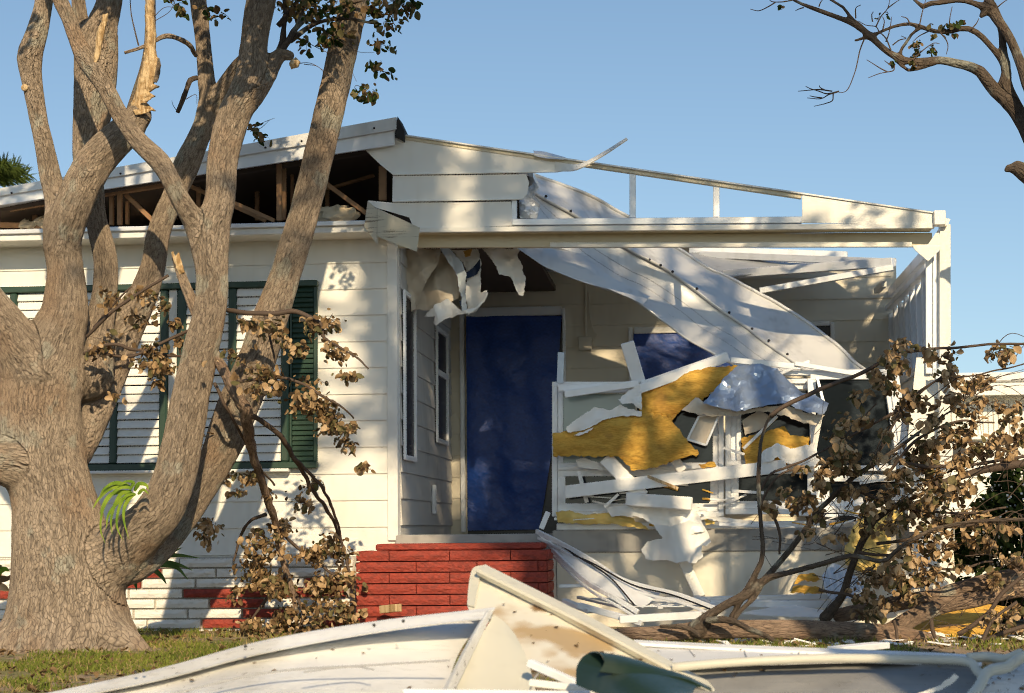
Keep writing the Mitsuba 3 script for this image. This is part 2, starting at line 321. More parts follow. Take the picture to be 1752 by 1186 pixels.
# ---- louvered window with green frame
win = key_for('louvered_window', house); labels[win] = {'label': 'wide window with white louvers and dark green frame'}
wz1, wz0 = P(480, 484, HF)[2], P(480, 800, HF)[2]; wx = lambda u: P(u, 640, HF)[0]
add('recess', box((XL + .3, HF - .022, wz0), (wx(540), HF - .018, wz1)), 'mat_soot', win)
def rail(u0, u1, z0, z1, d=.07, m='mat_green', nm='frame'):
    add(nm, cbox((wx(u0), HF - d, z0), (wx(u1), HF - .018, z1), .006), m, win)
rail(-140, 546, wz1 - .042, wz1 + .006, .085); rail(-140, 546, wz0 - .01, wz0 + .04, .095)
add('sill', cbox((wx(140), HF - .11, wz0 - .035), (wx(499), HF - .017, wz0 - .011), .004), 'mat_trim', win)
for a, b in ((193, 205), (277, 290), (306, 321), (394, 407), (484, 497), (100, 112), (20, 32)):
    add('mullion', cbox((wx(a), HF - .078, wz0 + .041), (wx(b), HF - .0175, wz1 - .043), .012), 'mat_green', win)
add('post', cbox((wx(290.5), HF - .05, wz0 + .041), (wx(305.5), HF - .0175, wz1 - .043), .004), 'mat_siding', win)
def slats(parent, u0, u1, n, m, h, lean, y):
    L = wx(u1) - wx(u0) - .004; pitch = (wz1 - wz0 - .09) / n
    s = mikit.ply(cbox((-L / 2, -.006, -h / 2), (L / 2, .006, h / 2), .003), m)
    for i in range(n):
        a = lean + random.uniform(-.03, .03); S = np.eye(4); S[1, 1] = S[2, 2] = math.cos(a); S[1, 2], S[2, 1] = math.sin(a), -math.sin(a)
        S[:3, 3] = ((wx(u0) + wx(u1)) / 2, y + random.uniform(-.002, .002), wz0 + .045 + (i + .5) * pitch + random.uniform(-.002, .002)); put('slat', s, parent, S)
for a, b in ((-140, 20), (32, 100), (112, 193), (205, 277), (321, 394), (407, 484)): slats(win, a, b, 20, 'mat_trim', .066, .36, HF - .05)
shut = key_for('shutter', house); labels[shut] = {'label': 'dark green louvered shutter at the right end of the window'}
for a, b in ((498, 502), (539, 545)): add('stile', cbox((wx(a), HF - .06, wz0 + .041), (wx(b), HF - .0175, wz1 - .043), .004), 'mat_green', shut)
slats(shut, 502, 539, 34, 'mat_green', .043, .5, HF - .045)
# ---- eave ledge and attic
def brl(name, a, b, Ya, w, h, m, parent=house, Yb=None, c=.003, up=(0, 0, 1)):
    return add(name, bar(P(*a, Ya), P(*b, Yb or Ya), w, h, up, c), m, parent)
EV = HF - .36       # the eave stands out from the wall
zl, zs = P(600, 379, EV)[2], P(600, 398, EV)[2]; xe = P(634, 380, EV)[0]
add('eave_ledge', cbox((XL, EV - .04, zl - .035), (xe, HF + .3, zl), .004), 'mat_alu', house)
add('eave_fascia', cbox((XL, EV - .01, zs), (xe, EV + .015, zl - .036), .004), 'mat_trim', house)
add('soffit', box((XL, EV + .0155, zs + .006), (xe, HF + .13, zs + .04)), 'mat_siding', house)
RK = HF - .2        # plane of the rake
rk = lambda u: (322 + (200 - 322) * (u / 680.0))           # top of the left rake as measured
ends = lambda u, d: (u, rk(u) + d)
pk = P(678, 198, RK); lf = P(-120, rk(-120), RK); sl = nrm(lf - pk)
far = pk + sl * 5.2
def slope_plate(p, q, y0, y1, th, dz=0.0):
    a = [V(p[0], y0, p[2] + dz), V(q[0], y0, q[2] + dz), V(q[0], y0, q[2] + dz - th), V(p[0], y0, p[2] + dz - th)]
    return prism(a, (0, 1, 0), y1 - y0)
rf = add('roof', slope_plate(pk, far, HF - .17, 22.5, .05, -.06), 'mat_roofmetal', house)
prt = P(905, 262, RK)
add('roof', slope_plate(V(pk[0] + .02, 0, pk[2] - .06), V(prt[0], 0, prt[2] - .01), HF + .16, 22.5, .05, -.06), 'mat_roofmetal', house)
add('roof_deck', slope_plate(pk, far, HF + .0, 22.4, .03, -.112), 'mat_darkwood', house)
for k_, (d0, d1, yy, m) in enumerate(((0, 21, -.05, 'mat_roofmetal'), (23, 47, -.02, 'mat_alu'))):   # two strips of the torn rake trim
    a, b, c_, d_ = [P(u, rk(u) + e * (0.55 + .45 * max(u, 0) / 680.0), RK + yy) for u, e in ((-120, d0), (678 - k_ * 3, d0), (678 - k_ * 3, d1), (-120, d1))]
    add('rake_trim', prism([a, b, c_, d_], (0, 1, 0), .03), m, house)
    if k_ == 0:
        for u in range(20, 678, 62):
            s = trimesh.creation.icosphere(1, .009); s.apply_translation(P(u, rk(u) + 12, RK - .053)); add('screw', s, 'mat_dark', rf)
add('rake_return', prism([P(680, 199, RK - .04), P(692, 224, RK - .04), P(690, 240, RK - .04), P(676, 232, RK - .04)], (0, 1, 0), .25), 'mat_soot', house)
# timbers in the open gable
def tim(name, a, b, Y, w, h, m='mat_timber'): brl(name, a, b, Y, .04, M(h, Y), m)
att = HF + .05
tim('rafter', (-100, 372), (285, 312), att, .04, 17); tim('rafter', (285, 313), (640, 258), att + .03, .04, 12, 'mat_darkwood')
for u, v0, v1, w, dy in ((478, 280, 378, 9, 0), (486, 278, 376, 7, .1), (191, 335, 385, 7, .05), (205, 332, 385, 8, 0), (218, 330, 384, 6, .4), (655, 285, 343, 13, .03), (500, 285, 376, 5, .5), (340, 318, 382, 7, .35), (60, 360, 388, 8, .3), (560, 280, 372, 6, .8), (440, 290, 378, 7, .9), (286, 320, 384, 7, .7)):
    tim('stud', (u, v0), (u, v1), att + dy, .04, w)
for a, b, dy, w in (((505, 275), (628, 366), .12, 8), ((215, 333), (262, 378), .05, 8), ((318, 315), (455, 378), .2, 7), ((400, 347), (470, 378), .02, 7), ((0, 385), (120, 388), .1, 9), ((540, 330), (640, 300), .6, 5)):
    tim('brace', a, b, att + dy, .04, w)
za = zl - .06
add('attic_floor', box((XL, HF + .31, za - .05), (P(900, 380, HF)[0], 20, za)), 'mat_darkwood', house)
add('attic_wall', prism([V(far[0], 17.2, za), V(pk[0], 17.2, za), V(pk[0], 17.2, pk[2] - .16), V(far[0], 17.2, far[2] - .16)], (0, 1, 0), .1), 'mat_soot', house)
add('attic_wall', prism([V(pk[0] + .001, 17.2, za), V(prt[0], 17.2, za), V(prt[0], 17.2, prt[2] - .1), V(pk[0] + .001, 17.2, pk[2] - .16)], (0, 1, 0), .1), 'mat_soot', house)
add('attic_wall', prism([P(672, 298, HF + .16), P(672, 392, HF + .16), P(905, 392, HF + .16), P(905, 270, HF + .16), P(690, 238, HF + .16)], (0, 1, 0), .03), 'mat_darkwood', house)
# gable boards on the right, torn ends as they are
GY = HF - .16
gw = key_for('gable_wall', house)
add('plank', panel([(622, 254), (640, 246), (690, 233), (800, 246), (905, 261), (985, 275), (1010, 282), (985, 290), (955, 294), (800, 296), (672, 299), (650, 281)], GY + .004, .014), 'mat_siding', gw)
add('plank', panel([(672, 301), (900, 298), (905, 312), (902, 332), (893, 341), (800, 343), (671, 345)], GY - .002, .016), 'mat_siding', gw)
add('plank', panel([(630, 343), (671, 347), (874, 345), (876, 360), (877, 386), (708, 391), (700, 372), (632, 352)], GY + .001, .016), 'mat_siding', gw)
add('plank_lip', bar(P(672, 299, GY - .012), P(955, 294, GY - .012), .02, .008), 'mat_siding', gw)
add('plank_lip', bar(P(672, 345, GY - .014), P(893, 341, GY - .014), .02, .008), 'mat_siding', gw)
add('peeling_strip', ruled([[(950, 277, GY), (990, 281, GY - .05), (1030, 262, GY - .12), (1072, 236, GY - .2)], [(950, 293, GY), (986, 291, GY - .07), (1030, 268, GY - .15), (1074, 239, GY - .22)]], 6, 3, .009), 'mat_siding', house)
# sloped top rail, studs, lower rail and beam of the open front gable
brl('top_rail', (690, 236), (1371, 337), GY + .02, .05, .035, 'mat_beam')
brl('top_rail_cap', (690, 232.5), (1602, 366), GY + .01, .07, .014, 'mat_roofmetal')
for u, v0, v1, w in ((1082.5, 297, 373, 11), (1225.5, 319, 372, 11), (880, 343, 376, 9)): add('stud', bar(P(u, v0, GY + .03), P(u, v1, GY + .03), .04, M(w, GY), (1, 0, 0)), 'mat_alu', house)
add('gable_panel', panel([(1372.5, 334.5), (1600, 366), (1600, 384.5), (1372.5, 381)], GY - .01, .02), 'mat_siding', house)
brl('rail', (877, 381), (1372, 377), GY, .06, M(11, GY), 'mat_alu')
brl('fascia', (660, 394.5), (1598, 387), GY + .01, .05, M(9, GY), 'mat_siding')
bm = key_for('beam', house)
for nm, (a, b), y0, w, h, m in (('soffit_board', ((640, 399), (1594, 392)), GY + .1, .22, .012, 'mat_beam'), ('face', ((640, 413), (1594, 411)), GY + .20, .05, M(24, GY), 'mat_beam')):
    add(nm, bar(P(*a, y0), P(*b, y0), w, h), m, bm)
add('drip_strip', bar(P(941, 419.5, GY + .16), P(1560, 418.5, GY + .16), .03, M(9, GY)), 'mat_siding', bm)
# tilted broken bracket of boards at the corner
add('broken_board', prism([P(629, 344, HF - .46), P(645, 358, HF - .50), P(643, 417, HF - .50), P(622, 388, HF - .46)], (0.3, 1, 0), .012), 'mat_weathered', house)
add('broken_board', prism([P(647, 357, HF - .505), P(715, 388, HF - .58), P(709, 429, HF - .58), P(645, 405, HF - .505)], (0.1, 1, .05), .014), 'mat_weathered', house)
# ---- recess: side wall, back wall, floor
Zf = P(800, 911, HF)[2]; zr = ZT + .1
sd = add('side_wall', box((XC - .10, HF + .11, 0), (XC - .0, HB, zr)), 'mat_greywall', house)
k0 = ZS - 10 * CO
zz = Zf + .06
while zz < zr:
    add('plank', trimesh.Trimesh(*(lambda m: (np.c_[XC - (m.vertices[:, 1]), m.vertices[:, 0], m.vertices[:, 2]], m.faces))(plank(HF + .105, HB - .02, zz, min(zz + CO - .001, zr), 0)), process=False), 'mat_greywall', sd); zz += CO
def swin(name, y0, y1, z0, z1):
    w = key_for(name, house); t = .04
    add('pane', box((XC + .017, y0, z0), (XC + .022, y1, z1)), 'mat_dark', w)
    for a, b, c_, d_ in ((y0, y0 + t, z0, z1), (y1 - t, y1, z0, z1), (y0 + t, y1 - t, z0, z0 + t), (y0 + t, y1 - t, z1 - t, z1)): add('frame', cbox((XC + .0165, a, c_), (XC + .042, b, d_), .004), 'mat_vinyl', w)
    return w
swin('side_window', HF + .13, HF + .72, P(700, 788, HF + .3)[2], P(700, 500, HF + .3)[2])
w2 = swin('side_window', 15.98, 16.72, P(752, 757, 16)[2], P(752, 557, 16)[2])
add('sash_rail', cbox((XC + .018, 16.02, P(752, 640, 16)[2]), (XC + .038, 16.68, P(752, 630, 16)[2])), 'mat_vinyl', w2)
add('downpipe_clip', cbox((XC + .016, 15.72, P(742, 880, 15.8)[2]), (XC + .05, 15.80, P(742, 830, 15.8)[2]), .008), 'mat_vinyl', house)
XR = P(1598, 600, SW)[0]; zbk = P(1440, 455, HB)[2]
bw = add('back_wall', box((XC - .1, HB, 0), (XR + .05, HB + .15, zbk)), 'mat_backwall', house)
C2 = 36.6 * HB / F * 1.005; zz = P(640 + 140, 905, HB)[2] - .12
while zz < zbk:
    add('plank', plank(XC, XR, zz, min(zz + C2 - .001, zbk), HB, .014), 'mat_backwall', bw); zz += C2
add('header', box((XC - .1, HB - .02, zbk + .0), (XR + .05, HB + .2, zbk + .06)), 'mat_alu', house)
pf = add('porch_floor', box((XC + .001, SW + .21, 0), (XR - .05, HB, Zf - .02)), 'mat_concrete', house)
add('entry_base', box((XC + .001, HF - .01, 0), (P(951, 910, SW)[0], SW + .209, Zf - .086)), 'mat_concrete', house)
add('threshold', cbox((XC - .02, HF - .03, Zf - .085), (P(925, 910, HF)[0], HF + .3, Zf - .015), .006), 'mat_concrete', house)
add('ceiling', box((XC - .05, 15.5, zbk + .061), (P(1180, 500, HB)[0], HB - .02, zbk + .09)), 'mat_backwall', house)
# door in its trim, hung with a blue tarpaulin
dr_ = key_for('door', house); dy = HB - .014
pd = lambda u, v: P(u, v, dy)
zd0 = Zf - .019; zd1 = pd(880, 540)[2]
for nm, a, b in (('frame', (787, 528), (797.5, 911)), ('frame', (962, 528), (972, 911)), ('frame', (798, 528), (961.5, 540))):
    p, q = pd(*a), pd(*b); add(nm, cbox((p[0], dy - .05, max(q[2], zd0)), (q[0], dy - .0005, p[2]), .005), 'mat_vinyl', dr_)
add('leaf', box((pd(798, 540)[0], dy - .012, zd0), (pd(961.5, 540)[0], dy - .004, zd1)), 'mat_dark', dr_)
tarp = add('tarpaulin', sheet([(797.5, 541), (880, 540), (961, 541), (957, 600), (951, 690), (946, 760), (940, 800), (932, 850), (922, 906), (860, 907), (800, 908)], dy - .06, .002, .035, .018, 5, 3,
     fold=lambda x, z: .005 * np.sin(x * 19 + z * 2.5) + .012 * np.sin(z * 7 + x * 3)), 'mat_tarp', smooth=True)
tag(tarp, 'blue plastic tarpaulin hung over the tall door opening', 'tarpaulin')
bwn = key_for('back_window', house)
for a, b in (((1075, 561), (1084, 662)), ((1085, 561), (1290, 568)), ((1291, 561), (1300, 662)), ((1085, 655), (1290, 662))):
    p, q = pd(*a), pd(*b); add('frame', cbox((p[0], dy - .05, q[2]), (q[0], dy - .0005, p[2]), .005), 'mat_trim', bwn)
k = add('tarpaulin', sheet([(1084, 568), (1290, 568), (1290, 656), (1084, 656)], dy - .03, .002, .04, .008, 5, 4), 'mat_tarp', smooth=True)
tag(k, 'blue plastic tarpaulin stretched over the smaller back window behind the fallen roof', 'tarpaulin')
bw2 = key_for('back_window', house)
for a, b in (((1340, 552), (1347, 640)), ((1348, 552), (1419, 558)), ((1420, 552), (1429, 640))):
    p, q = pd(*a), pd(*b); add('frame', cbox((p[0], dy - .05, q[2]), (q[0], dy - .0005, p[2]), .005), 'mat_trim', bw2)
add('pane', box((pd(1347, 558)[0], dy - .012, pd(1347, 640)[2]), (pd(1420, 558)[0], dy - .006, pd(1347, 558)[2])), 'mat_dark', bw2)
p, q = pd(990, 577), pd(1013, 600); jb = add('junction_box', cbox((p[0], dy - .06, q[2]), (q[0], dy - .001, p[2]), .006), 'mat_backwall', house)
add('conduit', tube([P(1002, v, dy - .012) for v in (455, 500, 540, 577)], .012, 8), 'mat_backwall', house, True)
add('cable', tube(spline([P(u, v, dy - .02) for u, v in ((1008, 500), (1009, 540), (1016, 565), (1022, 573), (1017, 580), (1012, 592))], 5), .006, 6), 'mat_backwall', house, True)

# ================================================================ PORCH FRONT
porch = thing('porch', 'white glazed porch front on a low stucco wall, roofless and wrecked', 'porch')
zc0, zc1 = P(1200, 944, SW)[2], P(1200, 905, SW)[2]; x0 = P(952, 900, SW)[0]
add('stucco_wall', box((x0, SW, -.1), (XR + .1, SW + .2, zc0)), 'mat_stucco', porch)
add('concrete_cap', cbox((x0 - .03, SW - .02, zc0), (XR + .11, SW + .22, zc1), .008), 'mat_concrete', porch)
add('sill_channel', cbox((x0, SW + .0, zc1 + .001), (XR + .02, SW + .1, P(1200, 893, SW)[2]), .004), 'mat_alu', porch)
def ring(nm, parent, u0, u1, v0, v1, y, t, d, m='mat_vinyl', lean=(0, 0, 0)):
    """rectangular frame of four members, outer corners as measured; lean shifts the top right corner sideways"""
    c = [P(u0, v0, y), P(u1 + lean[0], v0 + lean[1], y), P(u1 + lean[2], v1, y), P(u0, v1, y)]
    tt = M(t, y)
    for i in range(4):
        a, b = c[i], c[(i + 1) % 4]; s = nrm(b - a); n = np.cross(s, (0, 1, 0)); n = n if n @ (sum(c) / 4 - a) > 0 else -n
        e = tt * (0 if i % 2 == 0 else 1) + (.0005 if i % 2 else 0)
        add(nm, bar(a + s * e + n * tt / 2, b - s * e + n * tt / 2, d, tt, n), m, parent)
    return c
def pane(parent, u0, u1, v0, v1, y, m='mat_window', nm='pane'):
    add(nm, prism([P(u0, v0, y), P(u1, v0, y), P(u1, v1, y), P(u0, v1, y)], (0, 1, 0), .006), m, parent)
def unit(nm, u0, u1, v0, v1, mid):
    w = key_for(nm, porch); y = SW + .05
    ring('frame', w, u0, u1, v0, v1, y, 9, .09)
    ring('sash', w, u0 + 9.5, u1 - 9.5, v0 + 9.5, mid, y + .012, 9, .05)
    ring('sash', w, u0 + 9.5, u1 - 9.5, mid + 1, v1 - 9.5, y + .012, 13, .05)
    add('rail', bar(P(u0 + 9.5, mid + .5, y - .02), P(u1 - 9.5, mid - 2, y - .02), .05, M(6, y)), 'mat_vinyl', w)
    pane(w, u0 + 22, u1 - 22, mid + 13, v1 - 22, y + .02)
    return w
u1 = unit('window_unit', 945, 1238, 654, 884, 801)
pane(u1, 964, 1086, 674, 792, SW + .07, 'mat_palegreen')
add('pane', panel([(1090, 674), (1226, 674), (1226, 790), (1140, 792), (1122, 760), (1090, 770)], SW + .07, .006), 'mat_window', u1)
u2 = unit('window_unit', 1241, 1404, 648, 880, 797)
add('pane', panel([(1262, 668), (1392, 668), (1392, 786), (1300, 788), (1290, 770), (1262, 776)], SW + .075, .006), 'mat_window', u2)
ring('sash_frame', u2, 1241, 1268, 656, 796, SW + .02, 8, .05)
w3 = key_for('window_unit', porch)
ring('frame', w3, 1386, 1523, 641, 806, SW - .02, 9, .09, lean=(-4, 0, 22))
add('side_jamb', bar(P(1528, 640, SW - .05), P(1553, 812, SW - .05), .07, M(17, SW), (1, 0, 0)), 'mat_vinyl', w3)
pane(w3, 1394, 1524, 649, 800, SW - .01)
add('bar', bar(P(1384, 648, SW - .05), P(1392, 806, SW - .05), .05, M(6, SW), (1, 0, 0)), 'mat_vinyl', w3)
ring('sash', w3, 1406, 1545, 812, 878, SW + .04, 12, .07)
pane(w3, 1416, 1535, 824, 850, SW + .045)
add('panel', box(P(1404, 884, SW + .06), P(1560, 846, SW + .09)), 'mat_vinyl', w3)
add('head_channel', bar(P(1300, 640, SW), P(1530, 636, SW), .10, M(8, SW)), 'mat_alu', porch)
# inside of the porch: dim knee wall of the room seen through the openings
# right corner: posts, bracket, side wall of frames
SX = XR
add('corner_post', bar(P(1616, 385, SW - .35), P(1616, 1010, SW - .35), .07, M(18, SW), (1, 0, 0)), 'mat_siding', porch)
for u in (1589, 1601): add('corner_stile', bar(P(u, 432, SW - .3), P(u, 640, SW - .3), .04, M(10.5, SW), (1, 0, 0)), 'mat_alu', porch)
add('corner_panel', panel([(1568, 612), (1604, 610), (1606, 700), (1600, 910), (1556, 910), (1548, 800)], SW - .28, .02), 'mat_siding', porch)
add('post_cap', cbox(P(1599, 384.5, GY - .06), P(1614.5, 364, GY + .05), .004), 'mat_trim', porch)
add('gutter_end', panel([(1613, 372), (1626, 375), (1621, 386), (1613, 386)], GY + .06, .05), 'mat_siding', porch)
add('gusset', panel([(1606, 392), (1611, 425), (1588, 447), (1566, 428), (1560, 420), (1588, 418)], GY + .04, .012), 'mat_siding', porch)
sw = key_for('side_frames', porch)
ys = np.linspace(SW - .1, HB - .06, 8); zt0, zt1 = P(1577, 429, SW)[2], P(1508, 473, HB)[2]; zlow = P(1560, 618, SW)[2]
add('top_rail', bar(V(SX, ys[0], zt0), V(SX, ys[-1], zt0 + .02), .07, .09), 'mat_alu', sw)
add('top_rail', bar(V(SX - .03, ys[0], zt0 - .14), V(SX - .03, ys[-1], zt0 - .12), .07, .05), 'mat_alu', sw)
add('sill_rail', bar(V(SX, ys[0], zlow), V(SX, ys[-1], zlow), .09, .06), 'mat_alu', sw)
for i, y in enumerate(ys):
    add('mullion', cbox((SX - .04, y - .035, zlow + .03), (SX + .04, y + .035, zt0 - .17), .006), 'mat_alu', sw)
for a, b in zip(ys[:-1], ys[1:]):
    add('blind_panel', box((SX + .0, a + .036, zlow + .04), (SX + .012, b - .036, zt0 - .2)), 'mat_sidepanel', sw)
    m_ = (a + b) / 2; add('mullion', cbox((SX - .02, m_ - .02, zlow + .04), (SX - .0005, m_ + .02, zt0 - .2), .004), 'mat_alu', sw)
add('lower_panel', box((SX - .02, ys[0], 0), (SX + .03, ys[-1], zlow - .031)), 'mat_siding', sw)
add('lamp_bracket', bar(P(1500, 498, 16.6), P(1512, 486, 15.9), .05, .05), 'mat_trim', sw)
# roof members left at the back of the porch
for nm, a, Ya, b, Yb, w, h in (('rafter', (1200, 436), 16.9, (1530, 449), 15.6, .07, .06), ('rafter', (1240, 470), 16.2, (1528, 449), 15.5, .07, .075), ('rafter', (1300, 498), 15.6, (1528, 458), 15.5, .06, .05), ('rafter', (1170, 428), 17.0, (1450, 438), 16.8, .10, .07), ('rafter', (1220, 460), 16.6, (1370, 452), 16.4, .05, .05)):
    add(nm, bar(P(*a, Ya), P(*b, Yb), w, h), 'mat_alu', porch)

add('roof_sheet', ruled([[(1150, 424, 17.1), (1300, 430, 17.05), (1420, 437, 16.9), (1534, 447, 16.4)], [(1180, 446, 16.7), (1300, 448, 16.5), (1420, 452, 16.2), (1532, 452, 15.9)], [(1230, 476, 16.1), (1320, 468, 16.0), (1430, 462, 15.8), (1530, 456, 15.6)]], 8, 6, .006, lambda G: (meshkit.fbm(G * 5, 3, 2) - .5)[..., None] * V(0, 0, 1) * .04), 'mat_greymetal', porch, 40)

# ================================================================ TREES
def bark_cells(uv, ku, kv):
    w = fbm(uv.x * 22, uv.y * 12, 2, 2) * 1.6; a, b, c = voronoi(uv.x * ku + w * 1.2, uv.y * kv + w); r = fbm(uv.x * 95 + w, uv.y * 21, 5, 3)
    return b - a, c, r
def bark_fn(light, mid, dark, ku=72.0, kv=24.0):
    def fn(p, n, uv):
        e, c, r = bark_cells(uv, ku, kv); crack = (.45 + .55 * smoothstep(.26, .52, r)) * (.30 + .70 * smoothstep(0.0, 0.17, e)); g = fbm(uv.x * 3.5, uv.y * 1.6, 7, 4); f = fbm(uv.x * 140, uv.y * 50, 1, 2)
        col = mix(mid, light, smoothstep(.3, .7, g * .5 + c * .2 + f * .3)); col = mix(col, (mid[0] * 1.2, mid[1] * 1.0, mid[2] * .85), smoothstep(.55, .75, fbm(p.x * 4, p.y * 4, p.z * 3 + 9, 3)) * .5)
        col = mix(col, (.36, .37, .31), smoothstep(.60, .72, fbm(p.x * 7 + 5, p.y * 7, p.z * 5, 4)) * .55)
        return mix(dark, col, .12 + .88 * crack)
    return fn
def bark_h(ku, kv, h=0.010):
    def fn(p, n, uv):
        e, c, r = bark_cells(uv, ku, kv)
        return smoothstep(0.0, 0.22, e) * h * .75 * (.5 + .5 * c) + smoothstep(.2, .7, r) * h * 1.2 + fbm(uv.x * 150, uv.y * 70, 1, 2) * h * .4
    return fn
mat('mat_bark', mikit.proc(bark_fn((.40, .318, .24), (.265, .205, .15), (.075, .057, .042))), .85, bump=mikit.proc(bark_h(72., 24., .013), 2e-3))
mat('mat_bark_dark', mikit.proc(bark_fn((.12, .09, .065), (.08, .058, .042), (.03, .022, .017), 70., 22.)), .85, bump=mikit.proc(bark_h(70., 22., .006), 2e-3))
mat('mat_bark_fallen', mikit.proc(bark_fn((.30, .21, .15), (.19, .13, .09), (.06, .044, .033), 70., 16.)), .85, bump=mikit.proc(bark_h(70., 16., .008), 2e-3))
mat('mat_rawwood', mikit.proc(lambda p, n, uv: mix((.60, .45, .26), (.34, .21, .09), smoothstep(.3, .7, fbm(p.x * 90, p.y * 90, p.z * 8, 3)))), .7, bump=mikit.proc(lambda p, n, uv: fbm(p.x * 90, p.y * 90, p.z * 9, 3) * .008, 2e-3))
mat('mat_twig', (.085, .058, .042), .8)
def net(S, o, h):
    """surface nets of the zero level of S (negative inside)"""
    ins = S < 0; n = np.array(S.shape)
    c = [ins[i:n[0] - 1 + i, j:n[1] - 1 + j, k:n[2] - 1 + k] for i in (0, 1) for j in (0, 1) for k in (0, 1)]
    cnt = sum(a.astype(np.int8) for a in c); act = (cnt > 0) & (cnt < 8); idx = np.full(act.shape, -1, np.int64); cells = np.argwhere(act); idx[act] = np.arange(len(cells))
    pos, num = np.zeros((len(cells), 3)), np.zeros(len(cells))
    for ax in range(3):
        e = np.eye(3, dtype=int)[ax]; oth = [q for q in range(3) if q != ax]
        for a in (0, 1):
            for b in (0, 1):
                k = np.zeros(3, int); k[oth[0]], k[oth[1]] = a, b; p0 = cells + k; p1 = p0 + e
                s0, s1 = S[tuple(p0.T)], S[tuple(p1.T)]; x = (s0 < 0) != (s1 < 0); t = s0[x] / (s0[x] - s1[x])
                pos[x] += p0[x] + t[:, None] * e; num[x] += 1
    v = o + h * pos / num[:, None]; f = []
    for ax in range(3):
        e = np.eye(3, dtype=int)[ax]; b_, c_ = [np.eye(3, dtype=int)[(ax + q) % 3] for q in (1, 2)]
        lo = ins[tuple(slice(0, m - d) for m, d in zip(n, e))]; hi = ins[tuple(slice(d, m) for m, d in zip(n, e))]
        g = np.argwhere(lo != hi); g = g[((g[:, (ax + 1) % 3] > 0) & (g[:, (ax + 2) % 3] > 0) & (g[:, (ax + 1) % 3] < n[(ax + 1) % 3] - 1) & (g[:, (ax + 2) % 3] < n[(ax + 2) % 3] - 1))]
        q = np.stack([idx[tuple((g - d).T)] for d in (b_ + c_, c_, 0 * b_, b_)], 1); fl = lo[tuple(g.T)]
        q = np.where(fl[:, None], q, q[:, ::-1]); q = q[(q >= 0).all(1)]; f += [q[:, [0, 1, 2]], q[:, [0, 2, 3]]]
    return v, np.vstack(f)
def limb_points(nodes, Y0, step=0.02):
    """nodes (u, v, r, dY) -> points along the limb and radii in metres"""
    q = [(*P(u, v, Y0 + d), M(r, Y0 + d)) for u, v, r, d in nodes]; s = spline(q, 12)
    L = np.r_[0, np.cumsum(np.linalg.norm(np.diff(s[:, :3], axis=0), axis=1))]; t = np.arange(0, L[-1], step)
    return np.stack([np.interp(t, L, s[:, k]) for k in range(4)], 1), t
